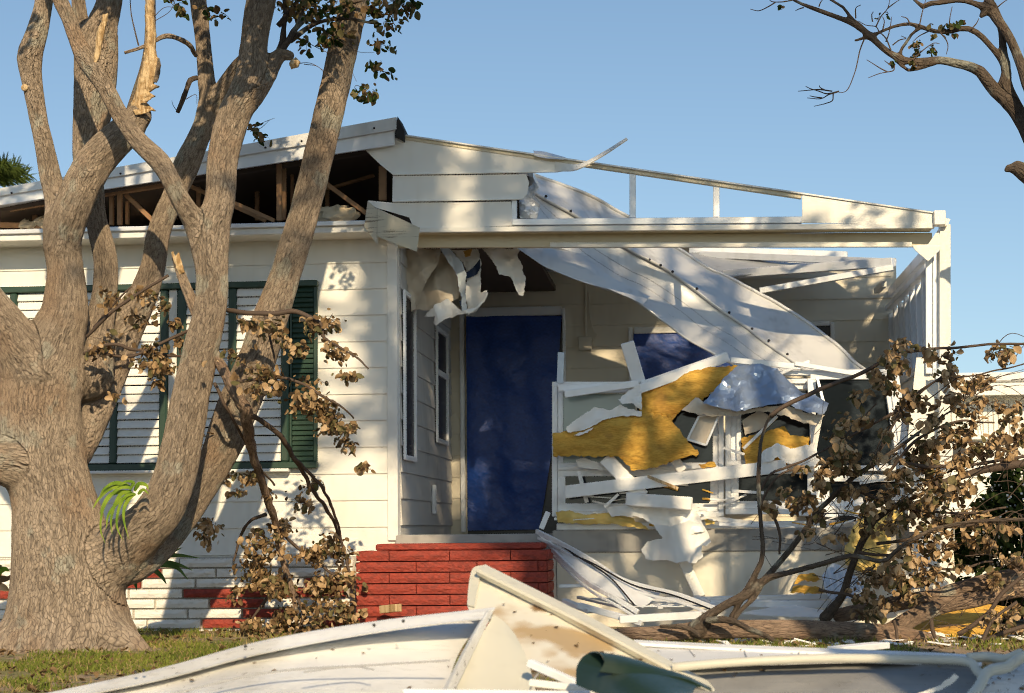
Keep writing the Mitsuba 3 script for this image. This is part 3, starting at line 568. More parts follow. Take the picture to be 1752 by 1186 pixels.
def grow(limbs, Y0, h, blend, bump, seed, extra=()):
    """one continuous bark surface through all limbs -> vertices, faces, normals, uv, limb of each face"""
    base = [limb_points(nd, Y0) for nd in limbs]; data = base + [limb_points(nd, Y0) for nd in extra]      # extra: root flares that take the first limb's bark
    al = np.vstack([d[0] for d in data]); R = al[:, 3].max()
    o = al[:, :3].min(0) - R - .05; n = np.ceil((al[:, :3].max(0) + R + .05 - o) / h).astype(int) + 1
    S = np.zeros(n, np.float32)
    for pts, t in data:
        lo = np.maximum(np.floor((pts[:, :3].min(0) - pts[:, 3].max() - .1 - o) / h).astype(int), 0); hi = np.minimum(np.ceil((pts[:, :3].max(0) + pts[:, 3].max() + .1 - o) / h).astype(int) + 1, n)
        D = np.full(hi - lo, 9.0, np.float32)
        for i in range(0, len(pts) - 1, 3):
            j = min(i + 3, len(pts) - 1); a, b, ra, rb = pts[i, :3], pts[j, :3], pts[i, 3], pts[j, 3]; w = max(ra, rb) + blend * 3.5
            l2 = np.maximum(np.floor((np.minimum(a, b) - w - o) / h).astype(int), lo); h2 = np.minimum(np.ceil((np.maximum(a, b) + w - o) / h).astype(int) + 1, hi)
            g = [o[k] + h * np.arange(l2[k], h2[k], dtype=np.float32) for k in range(3)]
            ab = b - a; L = ab @ ab + 1e-12; X, Yy, Z = (g[0] - a[0])[:, None, None], (g[1] - a[1])[None, :, None], (g[2] - a[2])[None, None, :]
            tt = np.clip((X * ab[0] + Yy * ab[1] + Z * ab[2]) / L, 0, 1)
            d = np.sqrt((X - tt * ab[0])**2 + (Yy - tt * ab[1])**2 + (Z - tt * ab[2])**2) - (ra + (rb - ra) * tt)
            s = tuple(slice(l2[k] - lo[k], h2[k] - lo[k]) for k in range(3)); D[s] = np.minimum(D[s], d)
        S[tuple(slice(lo[k], hi[k]) for k in range(3))] += np.exp(-np.minimum(D, 2) / blend) * (D < 5)
    S = -blend * np.log(np.maximum(S, 1e-12)); v, f = net(S, o, h)
    data = base; al = np.vstack([d[0] for d in data])
    lid = np.concatenate([np.full(len(d[0]), i) for i, d in enumerate(data)]); tree = cKDTree(al[:, :3])
    dist, near = tree.query(v, k=24); best = np.argmin(dist - al[near, 3], 1); k = near[np.arange(len(v)), best]
    tan = np.vstack([np.gradient(d[0][:, :3], axis=0) for d in data]); tan /= np.linalg.norm(tan, axis=1, keepdims=True)
    t = tan[k]; ref = V(.1, -1, .05); ref = ref - t * (t @ ref)[:, None]; ref /= np.linalg.norm(ref, axis=1, keepdims=True); sd = np.cross(t, ref)
    off = v - al[k, :3]; th = np.arctan2((off * sd).sum(1), (off * ref).sum(1)); rm = np.array([d[0][:, 3].mean() for d in data])[lid[k]]
    arc = np.concatenate([d[1] for d in data])[k] + (off * t).sum(1); rr = np.linalg.norm(off, axis=1)
    q = np.stack([np.cos(th) * rr, np.sin(th) * rr, arc * .28], 1) + lid[k][:, None] * 3.1
    m = trimesh.Trimesh(v, f, process=False); vn = np.array(m.vertex_normals)
    ridge = 1 - np.abs(2 * meshkit.fbm(q * 26, 2, seed) - 1) * 2; lump = meshkit.fbm(q * np.array([5, 5, 12.]), 3, seed + 9) - .5
    sc = np.clip(rr / .12, .25, 1.3)
    v = v + vn * ((ridge * .35 * bump + lump * 2.4 * bump) * sc)[:, None]
    m = trimesh.Trimesh(v, f, process=False); vn = np.array(m.vertex_normals); uv = np.stack([th * rm, arc + lid[k] * 7.3], 1)
    fl = lid[k][f]; face_l = np.where(fl[:, 1] == fl[:, 2], fl[:, 1], fl[:, 0])
    return v, f, vn, uv, face_l, rm
def add_grown(g, names, m, parent):
    v, f, vn, uv, fl, rm = g
    for i in sorted(set(fl.tolist())):
        ff = f[fl == i]; us, inv = np.unique(ff.ravel(), return_inverse=True); ff = inv.reshape(-1, 3); vv, nn, uu = v[us], vn[us], uv[us].copy()
        th = uu[:, 0][ff]; wrap = (th.max(1) - th.min(1)) > rm[i] * math.pi            # cut the bark's pattern along the far side
        if wrap.any():
            c = ff[wrap]; low = uu[c, 0] < 0; new = np.unique(c[low]); remap = np.full(len(vv), -1); remap[new] = len(vv) + np.arange(len(new))
            vv, nn = np.vstack([vv, vv[new]]), np.vstack([nn, nn[new]]); u2 = uu[new].copy(); u2[:, 0] += 2 * math.pi * rm[i]; uu = np.vstack([uu, u2])
            ff[wrap] = np.where(low, remap[c], c)
        k = key_for(names[i], parent); path = meshkit.write_ply((vv, ff), False, uu, None, normals=nn)
        scene[k] = {'type': 'ply', 'filename': path, 'face_normals': False, 'bsdf': {'type': 'ref', 'id': m[names[i]] if isinstance(m, dict) else m}}
# ---- the big many-stemmed tree on the left
TY = 11.95
L4m = [(150, 985, 62, 0), (205, 940, 50, -.06), (240, 910, 43, -.14), (268, 880, 41, -.2), (290, 840, 38, -.22), (306, 786, 35, -.22), (327, 674, 33, -.22), (342, 605, 31, -.22), (359, 537, 28.5, -.22), (362, 468, 28.5, -.22), (361, 405, 30, -.22), (376, 342, 27, -.22), (381, 274, 26, -.2), (397, 205, 29, -.2), (428, 137, 28, -.2), (433, 86, 24, -.2), (441, 34, 24.5, -.2), (447, 0, 26, -.2), (455, -60, 25, -.2), (462, -140, 22, -.2)]
LIMBS = [
 ('trunk', [(112, 1150, 140, 0), (114, 1105, 118, 0), (115, 1070, 108, 0), (112, 1000, 94, 0), (103, 920, 82, 0), (92, 860, 72, 0), (78, 800, 70, 0), (70, 740, 71, 0), (66, 690, 72, 0), (72, 640, 70, 0), (88, 600, 55, 0), (104, 560, 46, 0), (112, 530, 40, 0), (112, 468, 32, 0), (106, 420, 29, 0), (104, 385, 29, 0)]),
 ('limb', [(70, 650, 58, -.05), (28, 590, 46, -.15), (-25, 520, 38, -.25), (-80, 440, 34, -.3)]),
 ('limb', [(104, 400, 26, .02), (97, 345, 21, .03), (86, 300, 18.5, .05), (76, 250, 16, .05), (66, 205, 15.5, .05), (58, 160, 17, .05), (53, 128, 19, .05), (51, 96, 22, .05), (62, 60, 19, .05), (72, 20, 16.5, .05), (82, -40, 15, .05), (95, -120, 13, .05)]),
 ('broken_limb', [(106, 420, 28, -.03), (118, 375, 31, -.06), (137, 325, 33, -.06), (163, 278, 33, -.05), (195, 243, 31, -.05), (222, 217, 27, -.05), (238, 198, 22, -.05)]),
 ('limb', [(150, 640, 46, .2), (165, 570, 30, .3), (178, 510, 22, .35), (181, 450, 21, .38), (172, 405, 20, .4), (163, 370, 19, .4), (155, 330, 24, .4), (150, 262, 27, .4), (157, 205, 32, .4), (163, 140, 37, .4), (165, 80, 37, .4), (176, 40, 27, .4), (188, 0, 22, .4), (196, -70, 21, .4)]),
 ('limb', [(165, 100, 18, .42), (142, 50, 14, .45), (134, 0, 12, .45), (130, -70, 11, .45)]),
 ('limb', [(355, 425, 24, -.22), (335, 385, 20, -.28), (311, 345, 17, -.4), (293, 310, 16, -.46), (272, 275, 18, -.48), (240, 245, 17, -.48), (210, 205, 15, -.48), (183, 155, 15, -.48), (165, 128, 15.5, -.48), (147, 101, 17.5, -.46), (131, 68, 14, -.44), (117, 30, 13, -.42), (103, 0, 13, -.4), (86, -60, 13, -.4)]),
 ('limb', L4m),
 ('limb', [(428, 160, 25, -.2), (450, 132, 22, -.16), (467, 108, 15, -.12), (482, 92, 11, -.1), (497, 96, 8, -.1)]),
 ('limb', [(225, 955, 44, .05), (262, 938, 34, .15), (292, 918, 24, .22), (327, 868, 24, .3), (352, 822, 27, .33), (371, 786, 30, .35), (390, 742, 34, .36), (416, 674, 35, .36), (443, 605, 32, .36), (465, 537, 30, .36), (486, 478, 27, .36), (524, 350, 26, .36), (560, 205, 26, .36), (586, 90, 25.5, .36), (608, 0, 24.5, .36), (630, -90, 24, .36)]),
 ('limb', [(115, 760, 50, .2), (165, 690, 32, .4), (188, 628, 34, .5), (217, 555, 33, .55), (245, 505, 25, .55), (262, 455, 22, .55), (270, 405, 20.5, .55), (282, 370, 20, .55), (300, 330, 20, .55), (318, 285, 23, .55), (337, 242, 19, .55), (353, 205, 19, .55), (358, 170, 17.5, .55), (353, 137, 15.5, .55), (347, 68, 13.5, .55), (339, 0, 14.5, .55), (334, -70, 14, .55)]),
 ('limb', [(357, 195, 15, .55), (370, 172, 15, .53), (388, 142, 14.5, .48), (403, 116, 11, .4), (415, 100, 8, .3)]),
 ('cut_limb', [(60, 795, 52, -.05), (15, 790, 44, -.18), (-25, 792, 36, -.25), (-60, 792, 30, -.3)]),
 ('dead_stub', [(355, 560, 16, -.15), (335, 530, 11, -.1), (322, 500, 9.5, -.08), (308, 465, 8, -.06), (298, 438, 5, -.05)]),
]
ROOTS = [(115, 1085, 60, -.1), (30, 1108, 40, -.25), (-40, 1125, 26, -.35)], [(140, 1080, 62, -.1), (205, 1100, 34, -.2), (240, 1118, 18, -.28)], [(110, 1080, 60, -.15), (100, 1122, 40, -.4), (95, 1150, 24, -.6)]
big = thing('broadleaf_tree', 'large tree with several pale brown stems, torn limbs and flared base before the louvered window', 'tree')
add_grown(grow([l for _, l in LIMBS], TY, .012, .02, .008, 3, ROOTS), [n for n, _ in LIMBS], 'mat_bark', big)

def splint(name, pts, Y, seed, parent, m='mat_rawwood', th=.03):
    """jagged torn wood: outline with ragged edge, wedge thickness"""
    return add(name, sheet(pts, Y, th, .012, .018, 26, seed, edge=.02, ragged=.0012), m, parent, 35)
splint('torn_wood', [(249, -30), (265, -30), (263, 30), (267, 60), (265, 84), (269, 98), (272, 100), (275, 112), (271, 118), (270, 132), (264, 140), (262, 144), (273, 148), (263, 153), (255, 158), (266, 165), (254, 170), (250, 176), (266, 189), (252, 190), (246, 197), (256, 206), (240, 203), (226, 202), (221, 190), (228, 170), (236, 145), (245, 110), (249, 80)], TY - .08, 31, big, th=.07)
splint('splinter', [(262, 140), (267, 118), (270, 100), (272, 99), (275, 112), (273, 128), (268, 142)], TY - .11, 36, big, 'mat_bark', .03)
splint('splinter', [(240, 172), (252, 166), (266, 164), (250, 174)], TY - .15, 37, big, th=.03)
splint('splinter', [(228, 188), (245, 186), (264, 188), (250, 194), (232, 197)], TY - .15, 38, big, th=.03)
add('torn_bark', tube(spline([P(258, -40, TY + .02), P(257, 60, TY + .02), P(252, 110, TY + .0), P(238, 160, TY + .02), P(228, 195, TY)], 6), np.linspace(.032, .055, 25), 9), 'mat_bark', big, True)
splint('splinter', [(161, 100), (165, 60), (172, 40), (177, 26), (186, 24), (180, 50), (175, 75), (170, 98), (164, 112), (158, 108)], TY - .5, 32, big, th=.05)
splint('splinter', [(293, 432), (297, 430), (300, 440), (306, 432), (310, 446), (316, 466), (306, 470)], TY - .1, 33, big, th=.03)
splint('broken_tip', [(497, 104), (506, 98), (514, 106), (510, 115), (498, 118), (495, 110)], TY - .15, 34, big, th=.06)
for u, v, r, d in ((42, 150, 6.5, -.02),):
    s = trimesh.creation.icosphere(2, M(r, TY)); s.apply_scale([1, .6, 1]); s.apply_translation(P(u, v, TY + d)); add('knot', s, 'mat_rawwood' if v == 150 else 'mat_bark_dark', big, True)

# ================================================================ TWIGS AND LEAVES
def leafmat(name, a, b, tr):
    f = mikit.proc(lambda p, n, uv: mix(a, b, smoothstep(.3, .7, fbm(p.x * 14, p.y * 14, p.z * 14, 2))))
    scene[name] = {'type': 'principledthin', 'base_color': f, 'roughness': .6, 'diff_trans': tr, 'spec_trans': 0.0}
leafmat('mat_leaf_tan', (.56, .40, .235), (.38, .25, .13), .35); leafmat('mat_leaf_brown', (.25, .165, .085), (.14, .09, .048), .3)
leafmat('mat_leaf_olive', (.20, .17, .085), (.11, .10, .045), .35); leafmat('mat_leaf_green', (.03, .052, .017), (.055, .078, .024), .4); leafmat('mat_leaf_sword', (.13, .20, .07), (.08, .14, .04), .5); leafmat('mat_leaf_lime', (.26, .36, .045), (.14, .24, .03), .5)
def leaf_mesh(seed, curl):
    """one leaf hanging along -z, about 1 unit long, cupped and twisted"""
    g = np.random.default_rng(seed); v = []; n = 6
    for i in range(n):
        t = i / (n - 1); w = .40 * math.sin(math.pi * (t * .9 + .06))**.7 * (1 - .2 * t); tw = curl * (t - .3) * g.uniform(.5, 1.5); bend = curl * .35 * t * t
        for s in (-1, 0, 1):
            x, y = w * s, (abs(s) * w * curl * .9) + g.normal(0, .03); c_, s_ = math.cos(tw), math.sin(tw)
            v.append((x * c_ - y * s_, x * s_ + y * c_ + bend, -t + bend * .2))
    f = []
    for i in range(n - 1):
        for j in range(2):
            a = i * 3 + j; f += [(a, a + 3, a + 4), (a, a + 4, a + 1)]
    return np.array(v), np.array(f)
LEAVES = [leaf_mesh(i, c) for i, c in enumerate((.3, .6, .9, 1.2, .5, 1.0))]
LKEY = {}
def leaf_shape(i, m):
    if (i, m) not in LKEY: LKEY[i, m] = mikit.ply(LEAVES[i], m, True)
    return LKEY[i, m]
def rot(a, b, c):
    ca, sa, cb, sb, cc, sc = math.cos(a), math.sin(a), math.cos(b), math.sin(b), math.cos(c), math.sin(c)
    return np.array([[ca, -sa, 0], [sa, ca, 0], [0, 0, 1]]) @ np.array([[1, 0, 0], [0, cb, -sb], [0, sb, cb]]) @ np.array([[cc, 0, sc], [0, 1, 0], [-sc, 0, cc]])
class Foliage:
    """collects leaves: those that show largest become parts, the rest one mesh"""
    def __init__(self, parent, seed, mats, size, droop=.7):
        self.p, self.g, self.mats, self.size, self.droop, self.L = parent, np.random.default_rng(seed), mats, size, droop, []
    def leaf(self, pos, s=None):
        g = self.g; R = rot(g.uniform(0, 6.28), g.normal(0, self.droop), g.normal(0, self.droop)); s = self.size * g.uniform(.45, 1.4) if s is None else s
        self.L.append((np.asarray(pos), R * s, g.integers(len(LEAVES)), self.mats[g.choice(len(self.mats))], s))
    def cluster(self, u, v, rad, n, Y, depth=.12, twigs=3, tr=.003, stem=None):
        """twigs that hang out of a point and carry n leaves within rad (measured)"""
        g = self.g; c = P(u, v, Y); R = M(rad, Y); tw = []
        for i in range(twigs):
            e = c + V(g.normal(0, R * .8), g.normal(0, depth), g.uniform(-1.1, .4) * R); s = c if stem is None else P(*stem, Y)
            m = (s + e) / 2 + V(g.normal(0, R * .2), g.normal(0, depth * .4), R * g.uniform(.05, .4)); tw.append(spline([s, m, e], 5))
        for t in tw: TW.setdefault(self.p, []).append(tube(t, np.linspace(tr, tr * .4, len(t)), 4, False))
        n = int(n * DENSE)
        for i in range(n):
            t = tw[i % len(tw)]; q = t[int(g.uniform(.15, 1) * (len(t) - 1))] + g.normal(0, 1, 3) * (R * .32, depth * .5, R * .28); self.leaf(q)
    def done(self, most):
        g = self.g; L = sorted(self.L, key=lambda a: (-a[4] + g.uniform(0, .004)))
        for q, R, i, m, s in L[:most]:
            S = np.eye(4); S[:3, :3] = R; S[:3, 3] = q; put('leaf', leaf_shape(int(i), m), self.p, S)
        for m in sorted(set(a[3] for a in L[most:])):
            vs, fs, k = [], [], 0
            for q, R, i, mm, s in L[most:]:
                if mm == m: v, f = LEAVES[int(i)]; vs.append(v @ R.T + q); fs.append(f + k); k += len(v)
            key = add('small_leaves', (np.vstack(vs), np.vstack(fs)), m, self.p, True); labels[key] = {'kind': 'stuff'}
TW = {}; DENSE = 1.9
HBY = lambda v: TY - .25 + 1.55 * min(1, max(0, (v - 690) / 230))
def branch(parent, pts, Y, name='branch', m='mat_bark_fallen', sides=8, wob=.004, seed=0):
    """pts (u, v, r[, dY])"""
    Yq = Y if callable(Y) else (lambda v: Y); Y = Yq(pts[0][1])
    q = np.array([(*P(a[0], a[1], Yq(a[1]) + (a[3] if len(a) > 3 else 0)), M(a[2], Y)) for a in pts]); s = spline(q, 8)
    L = np.r_[0, np.cumsum(np.linalg.norm(np.diff(s[:, :3], axis=0), axis=1))]; n = max(6, int(L[-1] / .03)); t = np.linspace(0, L[-1], n); s = np.stack([np.interp(t, L, s[:, k]) for k in range(4)], 1)
    s[:, :3] += (meshkit.noise(s[:, :3] * 9 + seed)[:, None] - .5) * V(1, 1, 1) * wob * 3; s[:, 3] *= 1 + .35 * (meshkit.noise(s[:, :3] * 16 + seed + 5) - .5)
    tan = np.gradient(s[:, :3], axis=0); ref = V(0, -1, .1); v, uv = [], []; ang = np.linspace(-math.pi, math.pi, sides + 1); rm = s[:, 3].mean()
    for p, tt, ar in zip(s, tan, t):
        tt = nrm(tt); a = nrm(ref - tt * (ref @ tt)); b = np.cross(tt, a); v.append(p[:3] + p[3] * (np.cos(ang)[:, None] * a + np.sin(ang)[:, None] * b)); uv.append(np.stack([ang * rm, ang * 0 + ar], 1))
    k = sides + 1; i, j = np.meshgrid(np.arange(n - 1), np.arange(sides), indexing='ij'); a = (i * k + j).ravel(); f = np.vstack([np.stack([a, a + 1, a + k + 1], 1), np.stack([a, a + k + 1, a + k], 1)])
    v, uv = np.vstack(v), np.vstack(uv); v = np.vstack([v, s[:1, :3], s[-1:, :3]]); uv = np.vstack([uv, uv[:1], uv[-1:]]); j = np.arange(sides); o = (n - 1) * k
    f = np.vstack([f, np.stack([j + 1, j, j * 0 + n * k], 1), np.stack([o + j, o + j + 1, j * 0 + n * k + 1], 1)])
    if trimesh.Trimesh(v, f, process=False).volume < 0: f = f[:, ::-1]
    return add(name, (v, f), m, parent, True, uv)
def twigs_done(parent):
    if parent in TW: k = add('twigs', cat_(TW.pop(parent)), 'mat_twig', parent, True); labels[k] = {'kind': 'stuff'}
def twig(parent, pts, Y, r=.003):
    q = spline([P(a[0], a[1], Y + (a[2] if len(a) > 2 else 0)) for a in pts], 6); TW.setdefault(parent, []).append(tube(q, np.linspace(r, r * .45, len(q)), 5, False))

# ---- torn branch that hangs from the big tree, with dead leaves
hb = thing('hanging_branch', 'torn reddish branch hanging before the green shutter, dead curled leaves down to the grass', 'branch')
HY = TY - .25
DEAD = ['mat_leaf_tan', 'mat_leaf_tan', 'mat_leaf_brown', 'mat_leaf_olive']
branch(hb, [(368, 605, 9, .05), (385, 640, 10), (405, 675, 10), (420, 705, 11), (424, 735, 10), (430, 770, 9), (446, 820, 8.5), (462, 865, 8), (473, 900, 7), (480, 950, 6), (500, 1010, 5), (505, 1050, 4)], HBY, 'bough', 'mat_bark_fallen')
for b in ([(420, 702, 6), (445, 720, 5.5), (475, 742, 5), (500, 780, 4.5), (530, 830, 4), (560, 875, 3.5), (582, 920, 3), (600, 985, 2.5)], [(366, 655, 3), (390, 700, 3), (410, 740, 2.5), (440, 790, 2), (470, 830, 2)], [(500, 780, 3.5), (520, 800, 3), (560, 850, 3), (575, 890, 2.5), (590, 950, 2)],
          [(388, 532, 4.5, .1), (430, 536, 4.5), (475, 535, 4.5), (505, 531, 4.5), (530, 542, 4), (549, 556, 3.5), (552, 575, 3), (575, 590, 2.5), (610, 612, 2), (630, 632, 1.5)], [(455, 540, 3), (460, 565, 2.5), (468, 600, 2), (470, 622, 1.5)],
          [(400, 652, 3), (440, 650, 3), (485, 645, 3), (515, 655, 2.5), (550, 675, 2.5), (590, 700, 2), (605, 716, 1.5)], [(455, 880, 4), (430, 890, 3), (412, 915, 2.5), (400, 960, 2)], [(470, 890, 4), (500, 930, 3), (540, 960, 3), (580, 990, 2), (610, 1010, 1.5)], [(490, 980, 3), (460, 1020, 3), (430, 1060, 2.5), (405, 1095, 2)], [(500, 1010, 3), (520, 1050, 3), (500, 1090, 2)],
          [(340, 610, 3, .5), (300, 610, 2.5, .2), (240, 600, 3, .1), (190, 590, 3, 0), (145, 604, 3, .1)], [(335, 560, 3, .3), (280, 585, 3, .1), (220, 610, 2.5, .1), (150, 600, 3, .1)], [(150, 575, 3, .1), (190, 535, 3, .0), (240, 500, 3, 0), (290, 470, 2.5, 0)], [(160, 560, 2, .1), (200, 515, 2, .0), (225, 490, 1.5, 0)]):
    branch(hb, b, HBY, 'branchlet', 'mat_twig', 6, .006, len(b) * b[0][0])
fo = Foliage(hb, 4, DEAD + ['mat_leaf_brown'], .046)
for u, v, r, n in ((482, 565, 22, 16), (522, 565, 22, 22), (505, 590, 26, 22), (560, 590, 20, 12), (568, 560, 12, 6), (580, 605, 14, 6), (622, 645, 16, 10), (450, 625, 20, 14), (490, 640, 24, 18), (430, 640, 18, 10), (470, 665, 20, 14), (520, 670, 24, 22), (500, 690, 20, 12), (545, 690, 22, 18), (585, 700, 20, 14), (600, 715, 18, 12), (560, 730, 22, 18), (600, 760, 14, 10), (610, 800, 12, 8), (530, 640, 20, 10), (350, 740, 16, 8), (385, 810, 14, 8),
               (340, 880, 18, 16), (345, 920, 14, 8), (425, 820, 20, 12), (440, 845, 10, 4), (520, 835, 12, 8), (530, 870, 18, 12), (410, 860, 10, 6), (430, 900, 14, 6), (500, 905, 22, 16), (470, 930, 26, 20), (520, 940, 28, 26), (560, 930, 24, 16), (590, 945, 22, 14), (440, 965, 26, 20), (490, 980, 30, 26), (540, 990, 32, 28), (585, 1000, 28, 22), (615, 1000, 14, 8), (430, 1010, 26, 22), (480, 1030, 30, 26), (530, 1040, 34, 28), (580, 1040, 28, 20), (605, 1055, 16, 8), (430, 1060, 26, 20), (470, 1075, 28, 22), (410, 1090, 20, 14), (510, 1080, 26, 14), (450, 1095, 24, 14),
               (240, 600, 26, 18), (215, 590, 20, 10), (270, 610, 22, 14), (255, 640, 18, 10), (285, 620, 16, 8), (205, 500, 16, 8), (250, 490, 20, 10), (275, 520, 16, 8), (295, 560, 12, 6), (300, 575, 10, 5), (420, 560, 16, 12), (400, 600, 10, 4), (235, 560, 18, 8), (210, 660, 10, 4), (280, 655, 12, 5)):
    fo.cluster(u + fo.g.normal(0, 13), v + fo.g.normal(0, 9), r * fo.g.uniform(.7, 1.35), int(n * (2.7 if v > 890 else 1.9)), HBY(v) + fo.g.uniform(-.16, .2) + (.15 if u < 310 else 0), .12, 5, .0025)
fo.done(290); twigs_done(hb)
# ---- small leaves left in the big tree's own crown
fo = Foliage(big, 6, ['mat_leaf_green', 'mat_leaf_olive', 'mat_leaf_brown'], .05)
for b in ([(470, 110, 7, -.1), (490, 75, 6, -.1), (505, 50, 5, 0), (530, 30, 4, .1), (570, 15, 3, .2), (620, 0, 3, .2)], [(480, 90, 7, -.1), (485, 50, 5, 0), (487, 0, 4, .1), (485, -40, 4, .1)], [(497, 70, 5, 0), (540, 40, 4, .1), (590, 32, 3, .1), (640, 40, 2, .1)], [(505, 55, 4), (520, 10, 4), (530, -30, 3)], [(475, 45, 5), (500, 15, 4), (520, -20, 3)]):
    branch(big, b, TY, 'branchlet', 'mat_bark_dark', 7, .006)
branch(big, [(335, 95, 4.5, .45), (325, 78, 4.5, .3), (305, 66, 4.5, .2), (282, 62, 4.5, .1), (262, 72, 4, 0), (240, 82, 3.5, -.05), (214, 90, 3, -.1)], TY, 'branchlet', 'mat_bark')
branch(big, [(337, 133, 5, .45), (325, 138, 5, .4), (316, 160, 5, .35), (304, 192, 4, .3)], TY, 'branchlet', 'mat_bark_dark')
twig(big, [(237, 78), (230, 50), (224, 20), (222, -20)], TY, .006); twig(big, [(304, 192), (296, 180), (294, 172)], TY + .3); twig(big, [(318, 170), (335, 162), (337, 178)], TY + .3)
for a in ([(495, 112), (530, 108), (560, 125)], [(500, 60), (560, 90), (590, 100), (610, 140)], [(530, 40), (580, 70), (610, 88), (640, 90)], [(520, 110), (545, 115), (565, 140)], [(262, 30), (285, 12), (320, 20)], [(265, 36), (290, 20), (300, 0)], [(428, 222), (450, 210), (470, 202)], [(428, 225), (445, 220), (462, 205)]): twig(big, a, TY, .003)
for u, v, r, n in ((500, 20, 26, 26), (530, 5, 26, 26), (560, 20, 26, 22), (590, 5, 24, 22), (640, 20, 24, 22), (670, 35, 20, 16), (690, 10, 20, 16), (715, 5, 14, 10), (640, 70, 16, 14), (635, 110, 14, 10), (620, 150, 12, 8), (640, 160, 14, 14), (650, 120, 10, 5), (560, 60, 22, 18), (585, 55, 16, 10), (525, 70, 16, 10), (560, 65, 14, 10), (500, -20, 24, 20), (300, 8, 14, 8), (310, 18, 8, 4), (365, 30, 10, 6), (378, 22, 8, 4), (432, 222, 8, 8), (440, 226, 7, 5), (350, 10, 8, 4), (660, 5, 26, 18)):
    fo.cluster(u, v, r, n, TY + fo.g.uniform(-.1, .35), .12, 3, .003)
fo.done(140); twigs_done(big)
# ---- plants that grow on and beside the trunk
def blade(pts, w, Y, m, parent, name='leaf'):
    """strap leaf along pts (u, v[, dY]), keeled"""
    c = spline([P(a[0], a[1], Y + (a[2] if len(a) > 2 else 0)) for a in pts], 6); n = len(c); t = np.gradient(c, axis=0); s = np.cross(t, V(.2, -1, .35)); s /= np.linalg.norm(s, axis=1, keepdims=True); f_ = np.cross(s, t); f_ /= np.linalg.norm(f_, axis=1, keepdims=True)
    k = np.linspace(0, 1, n)[:, None]; ww = w * (1 - k**2.2) * (.5 + .5 * np.minimum(1, k * 5)) + .0008; v = np.hstack([c - s * ww, c + f_ * ww * .4, c + s * ww]).reshape(-1, 3); f = []
    for i in range(n - 1):
        for j in range(2): a = i * 3 + j; f += [(a, a + 3, a + 4), (a, a + 4, a + 1)]
    return add(name, (v, np.array(f)), m, parent, True)
air = thing('strap_leaf_plant', 'yellow green strap leaved plant growing in the fork of the tree trunk', 'plant'); AY = TY - .5
for i, q in enumerate(([(222, 835), (205, 835), (188, 850), (176, 872), (172, 905), (180, 930)], [(225, 840), (208, 845), (196, 865), (190, 890), (192, 915)], [(225, 835), (210, 830), (185, 838), (168, 855), (158, 872)], [(228, 845), (214, 850), (203, 872), (200, 900), (210, 925)], [(232, 845), (222, 852), (213, 868), (212, 890), (220, 922)], [(230, 840), (238, 828), (250, 830), (254, 838)], [(222, 838), (228, 826), (215, 824), (200, 832)], [(226, 836), (200, 826), (180, 835), (170, 850)], [(230, 846), (210, 842), (190, 846), (178, 860), (170, 880)], [(236, 846), (245, 838), (255, 846)], [(226, 850), (206, 856), (186, 880), (182, 905)])):
    blade([(a, b, -.05 + .02 * (i % 3) - .012 * j) for j, (a, b) in enumerate(q)], .011 + .002 * (i % 3), AY, 'mat_leaf_lime', air)
swd = thing('sword_leaf_plant', 'green sword leaved plant behind the trunk above the red bricks', 'plant'); SY = TY + .9
for i, q in enumerate(([(230, 965), (260, 956), (300, 950), (342, 955)], [(228, 968), (262, 962), (300, 965), (330, 976)], [(225, 970), (250, 966), (275, 985), (285, 1000)], [(235, 972), (265, 966), (300, 970), (322, 992)], [(228, 975), (230, 990), (234, 1010)], [(232, 965), (260, 950), (290, 945), (312, 937)], [(238, 962), (270, 955), (310, 948)])):
    blade([(a, b, -.03 * j) for j, (a, b) in enumerate(q)], .024, SY, 'mat_leaf_sword', swd)
cro = thing('croton_shrub', 'small shrub with yellow and brown leaves at the left edge by the bricks', 'shrub')
for i, q in enumerate(([(-14, 1000), (-4, 980), (8, 974), (17, 978)], [(-14, 1005), (0, 992), (12, 990), (18, 984)], [(-14, 1010), (0, 1004), (10, 1008), (16, 1012)], [(-15, 990), (-6, 972), (4, 968)])): blade(q, .032, 13.2, ('mat_leaf_lime', 'mat_leaf_brown', 'mat_leaf_tan', 'mat_leaf_olive')[i], cro)

